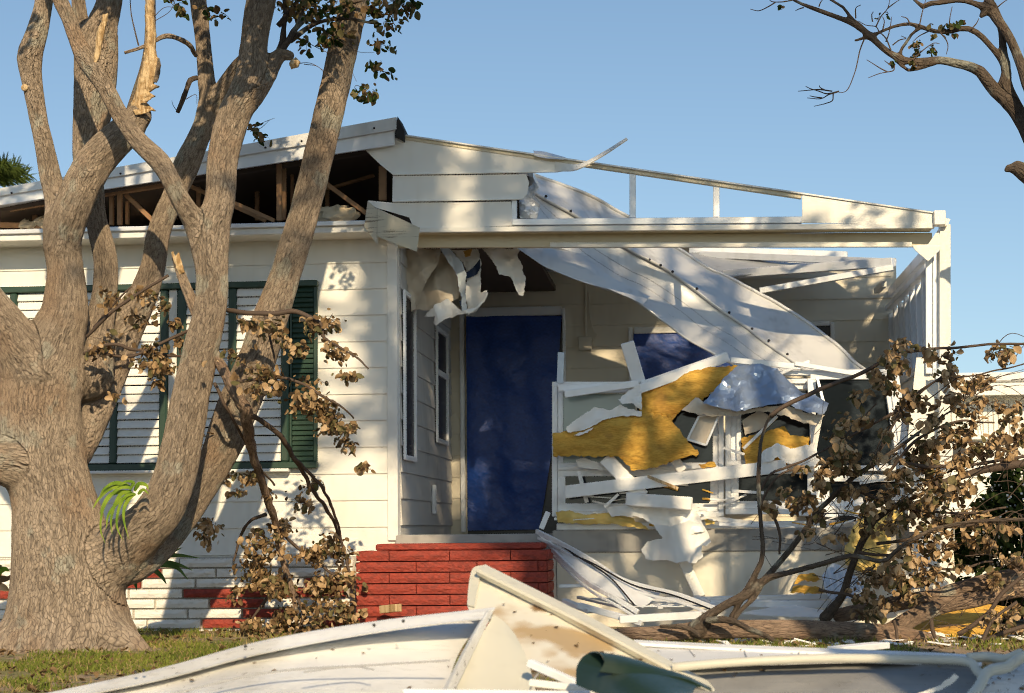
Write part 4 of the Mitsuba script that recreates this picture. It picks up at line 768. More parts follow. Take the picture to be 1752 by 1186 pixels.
# ---- dark tree at the upper right
TR = thing('bare_tree', 'dark tree with crooked nearly leafless branches at the upper right', 'tree'); RY = 12.9
z2 = lambda L: [(1252 + a / 3.488, b / 3.488, r / 3.488 * 1.0, d) for a, b, r, d in [(*q, 0)[:4] for q in L]]
RL = [('trunk', [(2350, 3700, 110), (2300, 2900, 100), (2200, 2000, 92), (2050, 1300, 75), (1900, 1010, 60), (1800, 850, 52), (1745, 740, 46), (1700, 670, 44), (1655, 610, 42)]),
      ('limb', [(1655, 610, 40), (1585, 560, 36), (1530, 490, 36), (1480, 425, 32), (1400, 392, 28), (1320, 375, 26), (1250, 360, 24), (1150, 366, 22), (1050, 365, 20), (970, 335, 20), (900, 285, 19), (830, 220, 19), (760, 160, 18), (700, 130, 16), (600, 92, 14), (500, 55, 13), (420, 25, 10), (370, 0, 9), (320, -40, 8)]),
      ('limb', [(1735, 720, 34), (1690, 620, 30), (1655, 540, 30), (1630, 480, 36), (1640, 430, 28), (1630, 370, 24), (1620, 290, 22), (1610, 190, 20), (1590, 100, 18), (1560, 40, 20)]),
      ('limb', [(1630, 380, 22), (1590, 330, 18), (1540, 270, 17), (1470, 200, 17), (1390, 168, 17), (1300, 188, 15), (1210, 187, 13), (1130, 160, 12), (1060, 143, 11), (980, 155, 10), (900, 185, 9), (830, 215, 9), (735, 243, 8)]),
      ('limb', [(2250, 2500, 60, -.3), (2050, 1300, 50, -.4), (1900, 800, 44, -.3), (1770, 520, 34, -.2), (1740, 430, 30, -.15), (1700, 320, 28, -.1), (1660, 230, 27, -.1), (1610, 150, 27, -.05), (1560, 80, 27, 0), (1535, 0, 24, 0), (1515, -60, 22)]),
      ('limb', [(1540, 50, 26), (1500, 40, 20), (1420, 12, 15), (1350, 3, 13), (1250, 15, 15), (1180, 22, 16), (1140, 40, 15), (1100, 8, 9), (1070, -20, 8)]), ('cut_stub', [(1530, 40, 22), (1505, 78, 19), (1490, 95, 13)]),
      ('limb', [(1200, 375, 12), (1130, 405, 11), (1050, 420, 9), (1010, 390, 8), (985, 360, 8)]), ('limb', [(1000, 335, 9), (1020, 280, 9), (1060, 230, 9), (1085, 185, 8), (1120, 175, 8)]),
      ('limb', [(760, 158, 10), (720, 118, 10), (690, 75, 9), (660, 40, 9), (600, 5, 8), (560, -20, 7)]), ('cut_stub', [(1900, 1080, 70, -.1), (1800, 1060, 62, -.1), (1720, 1010, 48, -.1), (1670, 1000, 30, -.1), (1640, 1015, 14, -.1)])]
RL = [(n, z2(l)) for n, l in RL]; add_grown(grow([l for _, l in RL], RY, .009, .012, .005, 8), [n for n, _ in RL], 'mat_bark_dark', TR)
fo = Foliage(TR, 9, ['mat_leaf_green', 'mat_leaf_olive', 'mat_leaf_brown'], .035)
for L in ([(790, 235), (765, 300), (750, 370), (735, 430), (700, 520), (670, 550), (630, 550)], [(630, 550), (580, 565), (530, 590), (450, 585)], [(640, 545), (570, 560), (520, 545), (470, 530), (440, 515)], [(600, 545), (520, 535), (450, 540), (395, 545)], [(605, 560), (600, 600), (560, 618), (490, 635)], [(560, 540), (530, 525), (522, 510)], [(540, 585), (500, 580), (465, 572)],
          [(970, 385), (965, 420), (930, 430), (880, 440), (815, 465)], [(930, 430), (890, 410), (850, 385), (805, 357)], [(960, 400), (935, 380), (910, 362)], [(950, 300), (920, 230), (880, 190), (860, 160), (800, 150), (755, 125)], [(860, 160), (890, 100), (930, 50), (945, -10)], [(930, 50), (970, 20), (1000, 0)], [(920, 250), (940, 190), (955, 100)], [(740, 110), (740, 50), (770, 30)], [(520, 40), (530, 15), (545, -5)], [(370, 0), (300, 12), (240, 10), (220, -10)], [(260, 15), (210, 45), (160, 65), (110, 55)], [(430, 45), (400, 55), (380, 65)],
          [(1180, 185), (1120, 215), (1080, 250)], [(1430, 175), (1460, 140), (1475, 110)], [(1060, 135), (1045, 110), (1010, 98)], [(1120, 150), (1140, 60), (1160, -10)], [(1240, 190), (1280, 240), (1290, 280), (1280, 325)], [(1300, 180), (1300, 120), (1315, 40)], [(960, 270), (1000, 240), (1040, 230), (1010, 215)], [(1080, 360), (1130, 310), (1200, 260), (1240, 262)], [(840, 130), (835, 90), (845, 70)], [(1590, 40), (1620, 15), (1650, -5)], [(900, 180), (910, 130), (900, 100)]):
    twig(TR, [(1252 + a / 3.488, b / 3.488) for a, b in L], RY - .03, .0055)
for a, b, r, n in ((1100, 260, 22, 12), (1095, 310, 12, 6), (1195, 275, 22, 10), (1215, 215, 16, 8), (1320, 150, 26, 14), (1360, 130, 18, 8), (1320, 205, 16, 6), (1270, 150, 14, 6), (1180, 165, 12, 4), (930, 75, 6, 2), (300, 45, 6, 3), (960, 370, 10, 3), (1080, 390, 14, 4), (1060, 380, 10, 4), (880, 100, 6, 2)): fo.cluster(1252 + a / 3.488, b / 3.488, r / 3.488 * 1.3, n, RY - .02, .06, 2, .002)
fo.done(60); twigs_done(TR)

# ---- fallen tree on the right
FT = thing('fallen_tree', 'toppled tree lying over the debris at the right, its branches full of dry tan leaves', 'tree'); FY = 12.25
z8 = lambda L: [(1152 + a / 2.92, 786 + b / 2.92, r / 2.92, d) for a, b, r, d in [(*q, 0)[:4] for q in L]]
FL = [('trunk', [(-290, 865, 18), (-200, 868, 30), (-100, 872, 36), (50, 862, 41), (200, 850, 45), (400, 848, 46), (600, 852, 48), (800, 858, 48), (1000, 868, 47), (1100, 880, 46), (1200, 892, 42), (1300, 912, 38), (1420, 945, 32), (1520, 965, 24)]),
      ('limb', [(1090, 860, 44, .05), (1140, 830, 46, .1), (1200, 790, 42, .15), (1350, 730, 38, .25), (1500, 705, 36, .35), (1650, 665, 38, .4), (1800, 640, 38, .4)]),
      ('limb', [(830, 780, 34, .3), (900, 765, 36, .3), (1000, 745, 36, .3), (1130, 715, 38, .3), (1300, 690, 40, .35), (1450, 650, 44, .4), (1600, 610, 44, .4), (1800, 570, 44, .4)]),
      ('bough', [(120, 845, 44, -.05), (160, 800, 30, -.08), (200, 765, 22, -.1), (300, 705, 19, -.12), (390, 660, 19, -.12), (440, 615, 19, -.13), (490, 588, 16, -.15), (600, 560, 14, -.2), (750, 520, 13.5, -.25), (880, 482, 13, -.3), (950, 490, 12, -.3), (1050, 510, 11, -.3), (1120, 450, 11, -.3), (1200, 400, 10.5, -.3), (1300, 350, 10, -.3), (1450, 318, 10, -.3), (1600, 305, 10, -.3), (1800, 300, 10, -.3)]),
      ('bough', [(410, 650, 15, -.12), (450, 605, 16, -.05), (500, 550, 15, 0), (560, 480, 14, 0), (650, 365, 14, 0), (730, 250, 13, 0), (780, 205, 13, 0), (830, 155, 13, 0), (900, 90, 12, 0), (960, 50, 12, 0), (1040, 0, 11, 0), (1140, -70, 10, 0), (1270, -165, 8, 0), (1400, -250, 6, 0)]),
      ('bough', [(290, 790, 14, -.1), (330, 720, 12, -.1), (400, 590, 14, -.12), (440, 510, 13, -.15), (447, 440, 12, -.15), (440, 350, 11, -.15), (432, 250, 11, -.15), (425, 120, 11, -.15), (430, 0, 10, -.1), (440, -100, 9, -.05), (470, -190, 8, 0), (485, -225, 7, 0)]),
      ('bough', [(310, 790, 11, -.15), (350, 740, 11, -.15), (400, 700, 11, -.14), (425, 650, 10, -.13)]),
      ('bough', [(760, 790, 30, .2), (810, 730, 22, .2), (850, 670, 19, .2), (880, 570, 18, .2), (930, 440, 17, .2), (965, 370, 17, .2), (1000, 310, 16, .2), (1060, 265, 15, .2), (1130, 225, 12, .2), (1250, 170, 11, .2)]),
      ('bough', [(170, 805, 16, -.15), (240, 800, 18, -.2), (310, 812, 16, -.25), (380, 850, 14, -.28), (440, 870, 13, -.3), (500, 905, 11, -.3), (565, 925, 9, -.3)]),
      ('bough', [(965, 370, 10, .2), (960, 260, 9, .2), (955, 200, 8, .25), (935, 140, 7, .25)]), ('bough', [(-60, 835, 10, -.1), (20, 835, 12, -.15), (90, 850, 12, -.18), (140, 890, 10, -.2)])]
FL = [(n, z8(l)) for n, l in FL]; add_grown(grow([l for _, l in FL], FY, .010, .012, .004, 12), [n for n, _ in FL], {'trunk': 'mat_bark_fallen', 'limb': 'mat_bark_fallen', 'bough': 'mat_bark_dark'}, FT)
D_ = 'mat_twig'
for b in ([(1318, 712, 4.5, .0), (1345, 693, 4.2, .02), (1400, 668, 4, .05), (1450, 648, 3.8, .1), (1490, 630, 3.5, .1), (1530, 608, 3, .1), (1575, 600, 2.6, .1), (1640, 595, 2.3, .1), (1700, 590, 2.2, .1), (1800, 584, 2, .1)], [(1300, 840, 3), (1318, 812, 2.5), (1345, 800, 2.2), (1390, 780, 2), (1440, 750, 1.6), (1500, 690, 1.4)], [(1302, 862, 3), (1325, 890, 3), (1336, 920, 2.6), (1334, 948, 2)], [(1300, 868, 2.5), (1310, 845, 2.2), (1335, 812, 2), (1375, 802, 1.8)],
          [(1420, 765, 3), (1475, 735, 2.5), (1540, 700, 2.5), (1590, 660, 2), (1620, 640, 1.6)], [(1540, 790, 4), (1620, 800, 3), (1700, 790, 3), (1800, 770, 3)], [(1470, 945, 3), (1540, 955, 2.6), (1620, 975, 2.4), (1700, 960, 2)], [(1600, 830, 6), (1650, 815, 6.5), (1700, 800, 7), (1800, 790, 7)], [(1520, 810, 3), (1560, 760, 2.8), (1600, 735, 2.5), (1650, 720, 2), (1700, 725, 1.6)], [(1490, 800, 3), (1520, 740, 2.5), (1560, 680, 2), (1610, 650, 1.6), (1680, 640, 1.5), (1760, 620, 1.4)],
          [(1440, 840, 3), (1500, 850, 2.8), (1560, 870, 2.6), (1640, 880, 2.2), (1720, 870, 2)], [(1500, 930, 3), (1560, 920, 2.6), (1640, 900, 2.4), (1740, 890, 2)], [(1400, 1010, 3), (1450, 1020, 3), (1520, 1035, 3), (1560, 1000, 2)], [(1640, 1085, 5, -.1), (1690, 1050, 4, -.1), (1720, 1010, 4, -.1), (1790, 960, 3, -.1)], [(1660, 1110, 4, -.2), (1720, 1080, 4, -.2), (1800, 1065, 4, -.2)], [(1680, 1100, 4, -.3), (1700, 1060, 3, -.3), (1740, 1030, 3, -.3)], [(1592, 1060, 4, -.2), (1600, 1085, 3.5, -.2), (1604, 1100, 2, -.2)], [(1530, 1060, 3, -.2), (1535, 1095, 2.6, -.2), (1540, 1112, 2, -.2)]):
    branch(FT, b, FY, 'branchlet', D_, 6, .008, len(b) + b[0][0])
fo = Foliage(FT, 14, DEAD + ['mat_leaf_tan'], .053)
for u, v, r, n in ((1500, 640, 16, 8), (1520, 610, 18, 12), (1535, 625, 20, 14), (1525, 660, 18, 12), (1505, 655, 14, 8), (1545, 590, 16, 10), (1590, 600, 14, 8), (1610, 610, 20, 12), (1625, 640, 16, 10), (1660, 655, 22, 16), (1680, 650, 14, 8), (1710, 600, 18, 14), (1725, 605, 12, 8), (1630, 680, 16, 10), (1555, 680, 20, 14), (1570, 690, 18, 12), (1545, 700, 18, 10), (1640, 700, 16, 8), (1720, 700, 20, 14), (1735, 715, 16, 10), (1680, 690, 14, 8), (1465, 680, 12, 6), (1480, 715, 14, 8), (1445, 720, 14, 8), (1430, 740, 22, 18), (1445, 770, 24, 22), (1420, 800, 24, 20), (1460, 800, 18, 12), (1515, 740, 14, 8), (1500, 780, 12, 6),
               (1600, 720, 22, 16), (1620, 745, 24, 20), (1640, 735, 20, 14), (1590, 760, 22, 16), (1560, 780, 24, 18), (1600, 790, 26, 22), (1640, 790, 24, 20), (1680, 770, 26, 20), (1700, 750, 22, 14), (1720, 780, 20, 12), (1740, 750, 18, 10), (1540, 810, 24, 20), (1570, 830, 26, 24), (1610, 830, 26, 22), (1650, 830, 24, 18), (1400, 830, 18, 12), (1450, 840, 18, 10), (1370, 800, 10, 4), (1340, 840, 12, 6), (1320, 870, 12, 6), (1365, 860, 20, 12), (1385, 850, 18, 10), (1395, 880, 18, 10), (1310, 860, 8, 4), (1500, 850, 16, 10), (1550, 860, 28, 28), (1580, 870, 26, 24), (1600, 850, 20, 14), (1480, 870, 18, 12), (1475, 900, 14, 8), (1530, 890, 20, 14), (1435, 915, 12, 5), (1390, 905, 14, 8),
               (1620, 890, 26, 20), (1660, 880, 24, 16), (1690, 890, 22, 12), (1580, 910, 22, 14), (1600, 940, 24, 16), (1640, 930, 22, 14), (1690, 930, 24, 14), (1720, 900, 22, 12), (1740, 950, 18, 10), (1560, 950, 22, 14), (1530, 970, 24, 18), (1500, 990, 26, 22), (1480, 1020, 24, 18), (1510, 1040, 20, 12), (1490, 1045, 18, 10), (1550, 1000, 26, 20), (1580, 980, 22, 14), (1610, 980, 18, 10), (1640, 970, 16, 8), (1700, 980, 18, 8), (1560, 1020, 18, 10), (1625, 1105, 10, 6), (1690, 1060, 18, 12), (1720, 1080, 20, 14), (1735, 1040, 16, 10), (1745, 1100, 16, 10), (1700, 1000, 16, 8)):
    fo.cluster(u, v, r, int(n * 1.6), FY + fo.g.uniform(-.3, .3), .12, 5, .0026)
g = np.random.default_rng(41)
for i in range(150):
    u, v = g.uniform(1380, 1760), g.uniform(600, 1080)
    if v < 905 - (u - 1380) * 1.1: continue
    a = g.uniform(-.9, .5); L = g.uniform(40, 130); b = g.normal(0, 24); d = g.uniform(-.3, .3); twig(FT, [(u, v, d), (u + L * .5 * math.cos(a) + b * .4, v + L * .5 * math.sin(a) - abs(b), d + g.normal(0, .08)), (u + L * math.cos(a), v + L * math.sin(a) + abs(b) * .3, d + g.normal(0, .12))], FY, g.uniform(.0022, .0042))
for i in range(70):
    u, v = g.uniform(1280, 1480), g.uniform(720, 960); a = g.uniform(-1.6, .6); L = g.uniform(25, 80); b = g.normal(0, 14)
    if i % 2: twig(FT, [(u, v), (u + L * .5 * math.cos(a), v + L * .5 * math.sin(a) - b), (u + L * math.cos(a), v + L * math.sin(a))], FY - .05, .0022)
fo.done(298); twigs_done(FT)

# ================================================================ ENTRY STEP of red painted bricks
st = thing('brick_step', 'red painted brick entry step with a flat slab in front of the door', 'step')
Y0, Y1 = 13.37, HF - .035; sx0, sx1 = P(609, 1000, Y0)[0], P(936, 1000, Y0)[0]; sz = P(760, 942, Y0)[2]; sb = P(760, 1068, Y0)[2]
add('core', box((sx0 + .025, Y0 + .025, -.05), (sx1 - .025, Y1, sz - .004)), 'mat_redmortar', st)
rowp = .0803
for r in range(8):
    zc = sz - .037 - r * rowp
    if zc < -.02: break
    x = sx0 - (.0 if r % 2 else .20)
    while x < sx1 - .03:
        a, b = max(x, sx0), min(x + .447, sx1)
        if b - a > .04: lay(st, a + .003, zc, b - a - .007, Y0 + .03, True, .071, 1.0)
        x += .447
    y = Y0 + .03
    for side, xs in ((1, sx1), (-1, sx0)):
        y = Y0 + .032 + (.2 if r % 2 else 0)
        ys_ = [Y0 + .032] + ([Y0 + .2] if r % 2 else []) + [Y0 + .42]
        ys_ = [q for q in ys_ if q < Y1 - .05] + [Y1]
        for a, b in zip(ys_[:-1], ys_[1:]):
            S = np.zeros((4, 4)); S[3, 3] = 1; S[1, 0] = side * (b - a - .007) / BL; S[0, 1] = -side; S[2, 2] = .071 / BH; S[:3, 3] = (xs - side * .03, (a + b) / 2, zc); put('brick', bricks[r % 4], st, S, 'mat_redbrick')
add('slab', cbox((P(640, 940, Y0)[0], Y0 + .06, sz + .001), (P(925, 940, Y0)[0], Y1 - .02, sz + .05), .018), 'mat_redbrick', st)

# ================================================================ FALLEN ROOF PANEL and torn ceiling
LAB = {}
def deb(name, label, cat, mesh=None, m=None, smooth=False, group=None):
    if mesh is None: return thing(name, label, cat, group)
    k = add(name, mesh, m, None, smooth); tag(k, label, cat, group); return k
fp = deb('roof_panel', 'long buckled white metal roof panel hanging from the beam down across the porch', 'roof panel')
R1 = [(905, 330, 14.35), (915, 388, 14.42), (942, 428, 14.55), (1012, 482, 14.7), (1085, 514, 14.8), (1160, 568, 14.8), (1215, 602, 14.7), (1290, 640, 14.55)]
R2 = [(906, 322, 14.55), (988, 372, 14.75), (1070, 427, 14.95), (1112, 448, 15.0), (1155, 472, 15.05), (1258, 548, 15.05), (1320, 592, 14.9), (1385, 640, 14.72)]
R3 = [(909, 296, 14.9), (1040, 350, 15.15), (1162, 427, 15.4), (1214, 461, 15.4), (1262, 482, 15.4), (1340, 526, 15.3), (1409, 572, 15.15), (1482, 636, 14.95)]
def rip(amp, fx, s):
    return lambda G: (meshkit.fbm(G * fx + s, 3, int(s)) - .5)[..., None] * V(.2, -1, .5) * amp
mid = lambda A, B, t, d=0.: [(a[0] * (1 - t) + b[0] * t, a[1] * (1 - t) + b[1] * t, a[2] * (1 - t) + b[2] * t + d) for a, b in zip(A, B)]
add('strip', ruled([R1, mid(R1, R2, .5, .05), R2], 14, 12, .004, rip(.075, 2.6, 3.)), 'mat_roofmetal', fp, 40)
R2b = [(a + 3, b - 1, c - .02) for a, b, c in R2]
add('strip', ruled([R2b, mid(R2b, R3, .5, .03), R3], 14, 12, .004, rip(.075, 2.6, 3.)), 'mat_roofmetal', fp, 40)
def lip(R, w, d, m='mat_roofmetal', nm='seam', n=12):
    s = spline([P(*c) for c in R], n); s = s + rip(.075, 2.6, 3.)(s[None])[0] + V(0, -d, 0)
    return add(nm, tube(s, w, 8), m, fp, True)
lip(R2, .014, .028); lip(R3, .013, .02, nm='rim'); lip(R1, .011, .012, nm='rim')
for t in (.2, .4, .6, .8):                    # fine pressed ribs
    for A, B in ((R1, R2), (R2b, R3)):
        s = spline([P(*c) for c in mid(A, B, t, .05 * math.sin(math.pi * t))], 14); s = s + rip(.075, 2.6, 3.)(s[None])[0] + V(0, -.003, .001); add('rib', tube(s, .003, 4), 'mat_rib', fp, True)
q = spline([P(*c) for c in mid(R2, R3, .06, -.035)], 6)
for c in q[2:-2:3]:
    s = trimesh.creation.icosphere(1, .012); s.apply_translation(c + V(0, -.03, 0)); add('bolt', s, 'mat_dark', fp)
add('gutter_strip', ruled([[(884, 424, 14.25), (935, 458, 14.3), (1000, 484, 14.4), (1050, 498, 14.5), (1100, 522, 14.55)], [(900, 420, 14.35), (960, 440, 14.4), (1020, 470, 14.5), (1060, 488, 14.6), (1108, 512, 14.65)], [(960, 424, 14.45), (1000, 440, 14.55), (1040, 470, 14.6), (1065, 485, 14.65), (1112, 508, 14.7)]], 8, 6, .004, rip(.04, 5, 2.)), 'mat_roofmetal', fp, 40)
cr = deb('crumpled_flashing', 'crumpled shiny metal flashing stuffed behind the torn gable boards', 'flashing', sheet([(888, 345), (905, 320), (915, 310), (922, 322), (912, 340), (925, 350), (918, 374), (890, 374)], 14.1, .004, .02, .09, 14, 5), 'mat_alu')
deb('metal_scrap', 'short bent strip of metal lying on top of the sloping gable rail', 'metal strip', ruled([[(912, 258, 13.95), (935, 262, 13.9), (968, 270, 13.95)], [(914, 266, 13.8), (938, 272, 13.8), (964, 274, 13.8)]], 5, 4, .004, rip(.05, 9, 4.)), 'mat_alu')
cl = [('torn_ceiling_sheet', 'wide beige torn ceiling sheet hanging beside the corner of the porch', [(695, 424), (755, 424), (748, 450), (730, 478), (712, 520), (702, 532), (698, 500), (693, 470), (692, 445)], 14.35, 'mat_tansheet', .09, 4, 21),
      ('torn_ceiling_sheet', 'tan torn ceiling sheet hanging left of the blue grey strip', [(733, 424), (765, 424), (785, 440), (789, 480), (783, 510), (770, 516), (745, 528), (704, 530), (712, 500), (728, 470)], 14.55, 'mat_tansheet', .07, 5, 22),
      ('torn_ceiling_strip', 'narrow blue grey strip of torn ceiling twisting down by the navy band', [(752, 424), (768, 424), (790, 448), (797, 466), (795, 500), (799, 535), (790, 534), (786, 500), (780, 470), (764, 444)], 14.28, 'mat_bluesheet', .05, 6, 23),
      ('torn_ceiling_strip', 'white strip of torn ceiling marked with a dark navy band', [(770, 424), (818, 424), (822, 445), (822, 500), (833, 496), (830, 512), (815, 532), (800, 538), (796, 500), (799, 470), (790, 446)], 14.45, 'mat_whitesheet', .06, 6, 24),
      ('torn_ceiling_sheet', 'white curled tail of torn ceiling drooping lowest in front of the door head', [(724, 540), (745, 520), (765, 510), (790, 532), (815, 524), (829, 497), (834, 500), (828, 515), (808, 533), (785, 537), (760, 545), (745, 557), (740, 552), (744, 540), (736, 541)], 14.3, 'mat_whitesheet', .05, 8, 25),
      ('torn_ceiling_sheet', 'white torn flap hanging next to the fallen roof panel', [(824, 424), (888, 424), (884, 436), (891, 450), (898, 478), (894, 505), (886, 503), (880, 490), (872, 472), (854, 470), (846, 452), (838, 440)], 14.4, 'mat_whitesheet', .07, 6, 26)]
for nm, lb, o, Y, m, am, fr, sd_ in cl:
    ph = sd_ * 1.7
    k = deb(nm, lb, 'ceiling sheet', sheet(o, Y, .004, .018, am, fr, sd_, ragged=.003, fold=lambda x, z, ph=ph: .10 * np.abs(((x * 4.2 + z * .9 + ph) % 1) - .5) + .05 * np.abs(((x * 2.1 - z * 3.1 + ph) % 1) - .5)), m)
    if 'band' in lb and 'navy band' in lb and nm == 'torn_ceiling_strip' and 'white' in lb:
        add('band', sheet([(795, 470), (812, 452), (822, 444), (822, 458), (815, 468), (796, 478)], Y - .05, .004, .02, .02, 6, sd_, fold=lambda x, z, ph=ph: .05 * np.sin(x * 26 + z * 6 + ph)), 'mat_navy', k)
        add('band', sheet([(786, 516), (797, 508), (797, 534), (788, 524)], Y - .06, .004, .02, .02, 6, sd_), 'mat_navy', k)
        add('stain', sheet([(793, 430), (808, 426), (804, 438), (796, 440)], Y - .07, .012, .02, .02, 9, 4), 'mat_battyellow', k)

# ================================================================ WRECKAGE IN THE WINDOW OPENINGS
DY = SW - .08
def batt(label, o, Y, th, m, seed, **kw): return deb('insulation_batt', label, 'insulation', sheet(o, Y, th, .022, kw.pop('amp', .03), kw.pop('freq', 5), seed, edge=.05, ragged=.005, **kw), m, 40)
b1 = batt('largest golden yellow insulation batt lying across the left porch window', [(946, 741), (985, 737), (1012, 728), (1040, 712), (1095, 706), (1092, 672), (1120, 655), (1170, 640), (1215, 628), (1262, 626), (1262, 640), (1230, 662), (1195, 690), (1165, 703), (1150, 720), (1170, 748), (1196, 776), (1160, 786), (1120, 800), (1084, 806), (1058, 781), (946, 781)], lambda u, v: DY - .02 - .08 * (v > 712) - .0004 * (v - 700), .09, 'mat_battyellow', 41)
b2 = batt('yellow insulation batt in the middle window under the foil sheet', [(1268, 750), (1300, 742), (1342, 729), (1352, 745), (1384, 747), (1384, 768), (1345, 796), (1276, 797), (1272, 775)], DY + .02, .07, 'mat_battyellow', 42)
batt('dull yellow insulation roll squeezed along the sill below the left window', [(951, 876), (975, 873), (1000, 881), (1040, 877), (1075, 884), (1105, 900), (1112, 908), (1090, 904), (1050, 896), (1000, 898), (955, 894)], DY - .02, .08, 'mat_battpale', 43)
batt('small yellow scrap of insulation on the sill right of the white sheet', [(1205, 883), (1225, 888), (1222, 897), (1207, 899)], DY - .03, .04, 'mat_battpale', 44)
batt('pale yellow insulation batt slumped over the concrete sill behind the fallen branches', [(1458, 905), (1470, 890), (1495, 880), (1515, 868), (1545, 876), (1545, 896), (1520, 900), (1524, 930), (1500, 975), (1480, 982), (1445, 965), (1445, 940)], DY - .12, .12, 'mat_battpale', 45, amp=.06, freq=9)
k = deb('insulation_batt', 'wide golden insulation batt lying flat on the ground behind the fallen trunk', 'insulation', ruled([[(1540, 1083, 12.7), (1620, 1085, 12.6), (1700, 1090, 12.6)], [(1600, 1052, 13.5), (1650, 1046, 13.6), (1715, 1052, 13.6)], [(1640, 1040, 13.8), (1670, 1036, 13.9), (1725, 1042, 13.9)]], 10, 10, .05, rip(.10, 4, 3.)), 'mat_battyellow', 40)
batt('triangular yellow insulation scrap leaning low on the stucco wall', [(1358, 1000), (1366, 985), (1392, 980), (1406, 992), (1392, 996), (1372, 994)], SW - .12, .04, 'mat_battyellow', 46)
batt('flat yellow insulation scrap just above the white rail on the ground', [(1352, 1014), (1362, 1002), (1395, 1003), (1412, 1013), (1400, 1016)], SW - .2, .04, 'mat_battyellow', 47)
batt('small yellow crumb of insulation in the lower middle of the left window', [(1195, 794), (1222, 790), (1226, 798), (1200, 801)], DY + .02, .03, 'mat_battyellow', 48)
fo_ = deb('foil_sheet', 'crinkled blue silver foil sheet draped over the middle porch window', 'foil sheet', sheet([(1203, 690), (1222, 668), (1240, 645), (1262, 626), (1300, 622), (1330, 630), (1352, 655), (1372, 672), (1390, 674), (1418, 690), (1410, 708), (1382, 706), (1345, 690), (1310, 694), (1262, 704), (1225, 696)], lambda u, v: DY - .04 - .0028 * (v - 622), .004, .026, .055, 8, 51, ragged=.003), 'mat_foil')
add('backing', sheet([(1166, 702), (1190, 680), (1206, 689), (1226, 697), (1262, 705), (1300, 697), (1345, 693), (1384, 708), (1412, 710), (1396, 728), (1370, 722), (1345, 712), (1300, 702), (1260, 712), (1215, 712), (1180, 706)], DY - .16, .006, .02, .04, 9, 52, ragged=.004), 'mat_tansheet', fo_)
ms = lambda label, o, Y, seed, amp=.05, m='mat_whitesheet', fr=8, nm='facing_sheet', fold=None: deb(nm, label, 'sheet', sheet(o, Y, .006, .018, amp, fr, seed, ragged=.003, fold=fold), m, 50)
ms('white crumpled sheet folded over the sill above the hanging ragged sheet', [(1068, 866), (1078, 862), (1120, 868), (1184, 866), (1198, 885), (1207, 908), (1180, 915), (1160, 905), (1140, 912), (1118, 898), (1092, 884), (1054, 882)], lambda u, v: DY - .15 - .001 * max(0, v - 862), 61, .07, fr=11, fold=lambda x, z: .05 * np.abs(((x * 3.1 + z * 4.3) % 1) - .5))
ms('white ragged edged sheet hanging lowest over the concrete sill', [(1118, 898), (1150, 900), (1180, 890), (1205, 900), (1213, 916), (1217, 928), (1210, 934), (1201, 933), (1200, 945), (1203, 953), (1188, 964), (1172, 960), (1158, 964), (1140, 958), (1118, 960), (1104, 956), (1097, 940), (1108, 926), (1134, 921), (1126, 910)], lambda u, v: DY - .20 - .0012 * max(0, 930 - v) * .5, 70, .03, fr=4, fold=lambda x, z: .035 * np.sin(x * 17))
deb('foam_slab', 'thick white foam slab lying on the folded sheet at the sill', 'foam', bar(P(1072, 854, DY - .2), P(1184, 862, DY - .24), .12, M(22, DY), c=.006), 'mat_whitesheet')
ms('white torn paper facing sagging along the top of the big yellow batt', [(968, 733), (990, 715), (1018, 696), (1045, 702), (1060, 692), (1075, 700), (1098, 704), (1098, 712), (1062, 712), (1035, 718), (1000, 736), (972, 740)], DY - .16, 62)
ms('small white crumpled scrap at the joint of the broken boards', [(1058, 684), (1075, 668), (1094, 658), (1098, 680), (1098, 702), (1080, 690), (1065, 692)], DY - .18, 63)
ms('white crumpled sheet at the bottom of the middle window over yellow batt', [(1296, 795), (1305, 772), (1330, 758), (1352, 768), (1395, 757), (1402, 790), (1385, 800), (1345, 792), (1330, 782), (1318, 790)], DY - .10, 64)
ms('beige curled backing hanging inside the middle window under the foil', [(1270, 720), (1300, 700), (1315, 712), (1312, 730), (1275, 745)], DY + .0, 65, m='mat_tansheet')
ms('thin white splinter of facing on the big yellow batt', [(982, 745), (1016, 731), (1012, 736), (990, 746)], DY - .19, 66, .01)
ms('white broken foam block left of the crossing boards', [(985, 787), (1000, 783), (1028, 794), (1042, 802), (1040, 806), (990, 800)], DY - .02, 67, .02)
ms('white torn scrap resting on the sill left of the draped sheet', [(1037, 867), (1066, 866), (1084, 880), (1046, 884)], DY - .07, 68, .04)
ms('white splintered strip along the sill right of the draped sheet', [(1197, 876), (1218, 874), (1230, 884), (1290, 892), (1296, 897), (1222, 892), (1200, 885)], DY - .05, 69, .02)
ms('dark torn scrap of roofing on the right part of the sill', [(1432, 886), (1442, 882), (1468, 884), (1464, 892), (1440, 893)], DY - .1, 70, .04, 'mat_soot')
def board(label, a, b, h, Y, Yb=None, m='mat_vinyl', w=.03, cat='board'): return deb('broken_' + cat, label, cat, bar(P(*a, Y), P(*b, Yb or Y), w, M(h, Y), (0, 0, 1) if abs(a[0] - b[0]) > abs(a[1] - b[1]) else (1, 0, 0)), m)
board('short white board sloping over the head of the left window', (966, 675), (1092, 656), 12, DY - .10)
board('white board standing tilted above the joint beside the back window', (1073, 586), (1095, 660), 23, DY - .1, DY + .0)
k = board('white angle trim rising from the joint to the foil sheet', (1088, 668), (1246, 611), 16, DY - .10, DY + .1)
add('flange', bar(P(1096, 656, DY - .04), P(1244, 604, DY + .16), .02, M(6, DY)), 'mat_alu', k)
board('white angle trim along the very top of the left window frame', (955, 664), (1040, 661), 11, DY - .05, cat='trim')
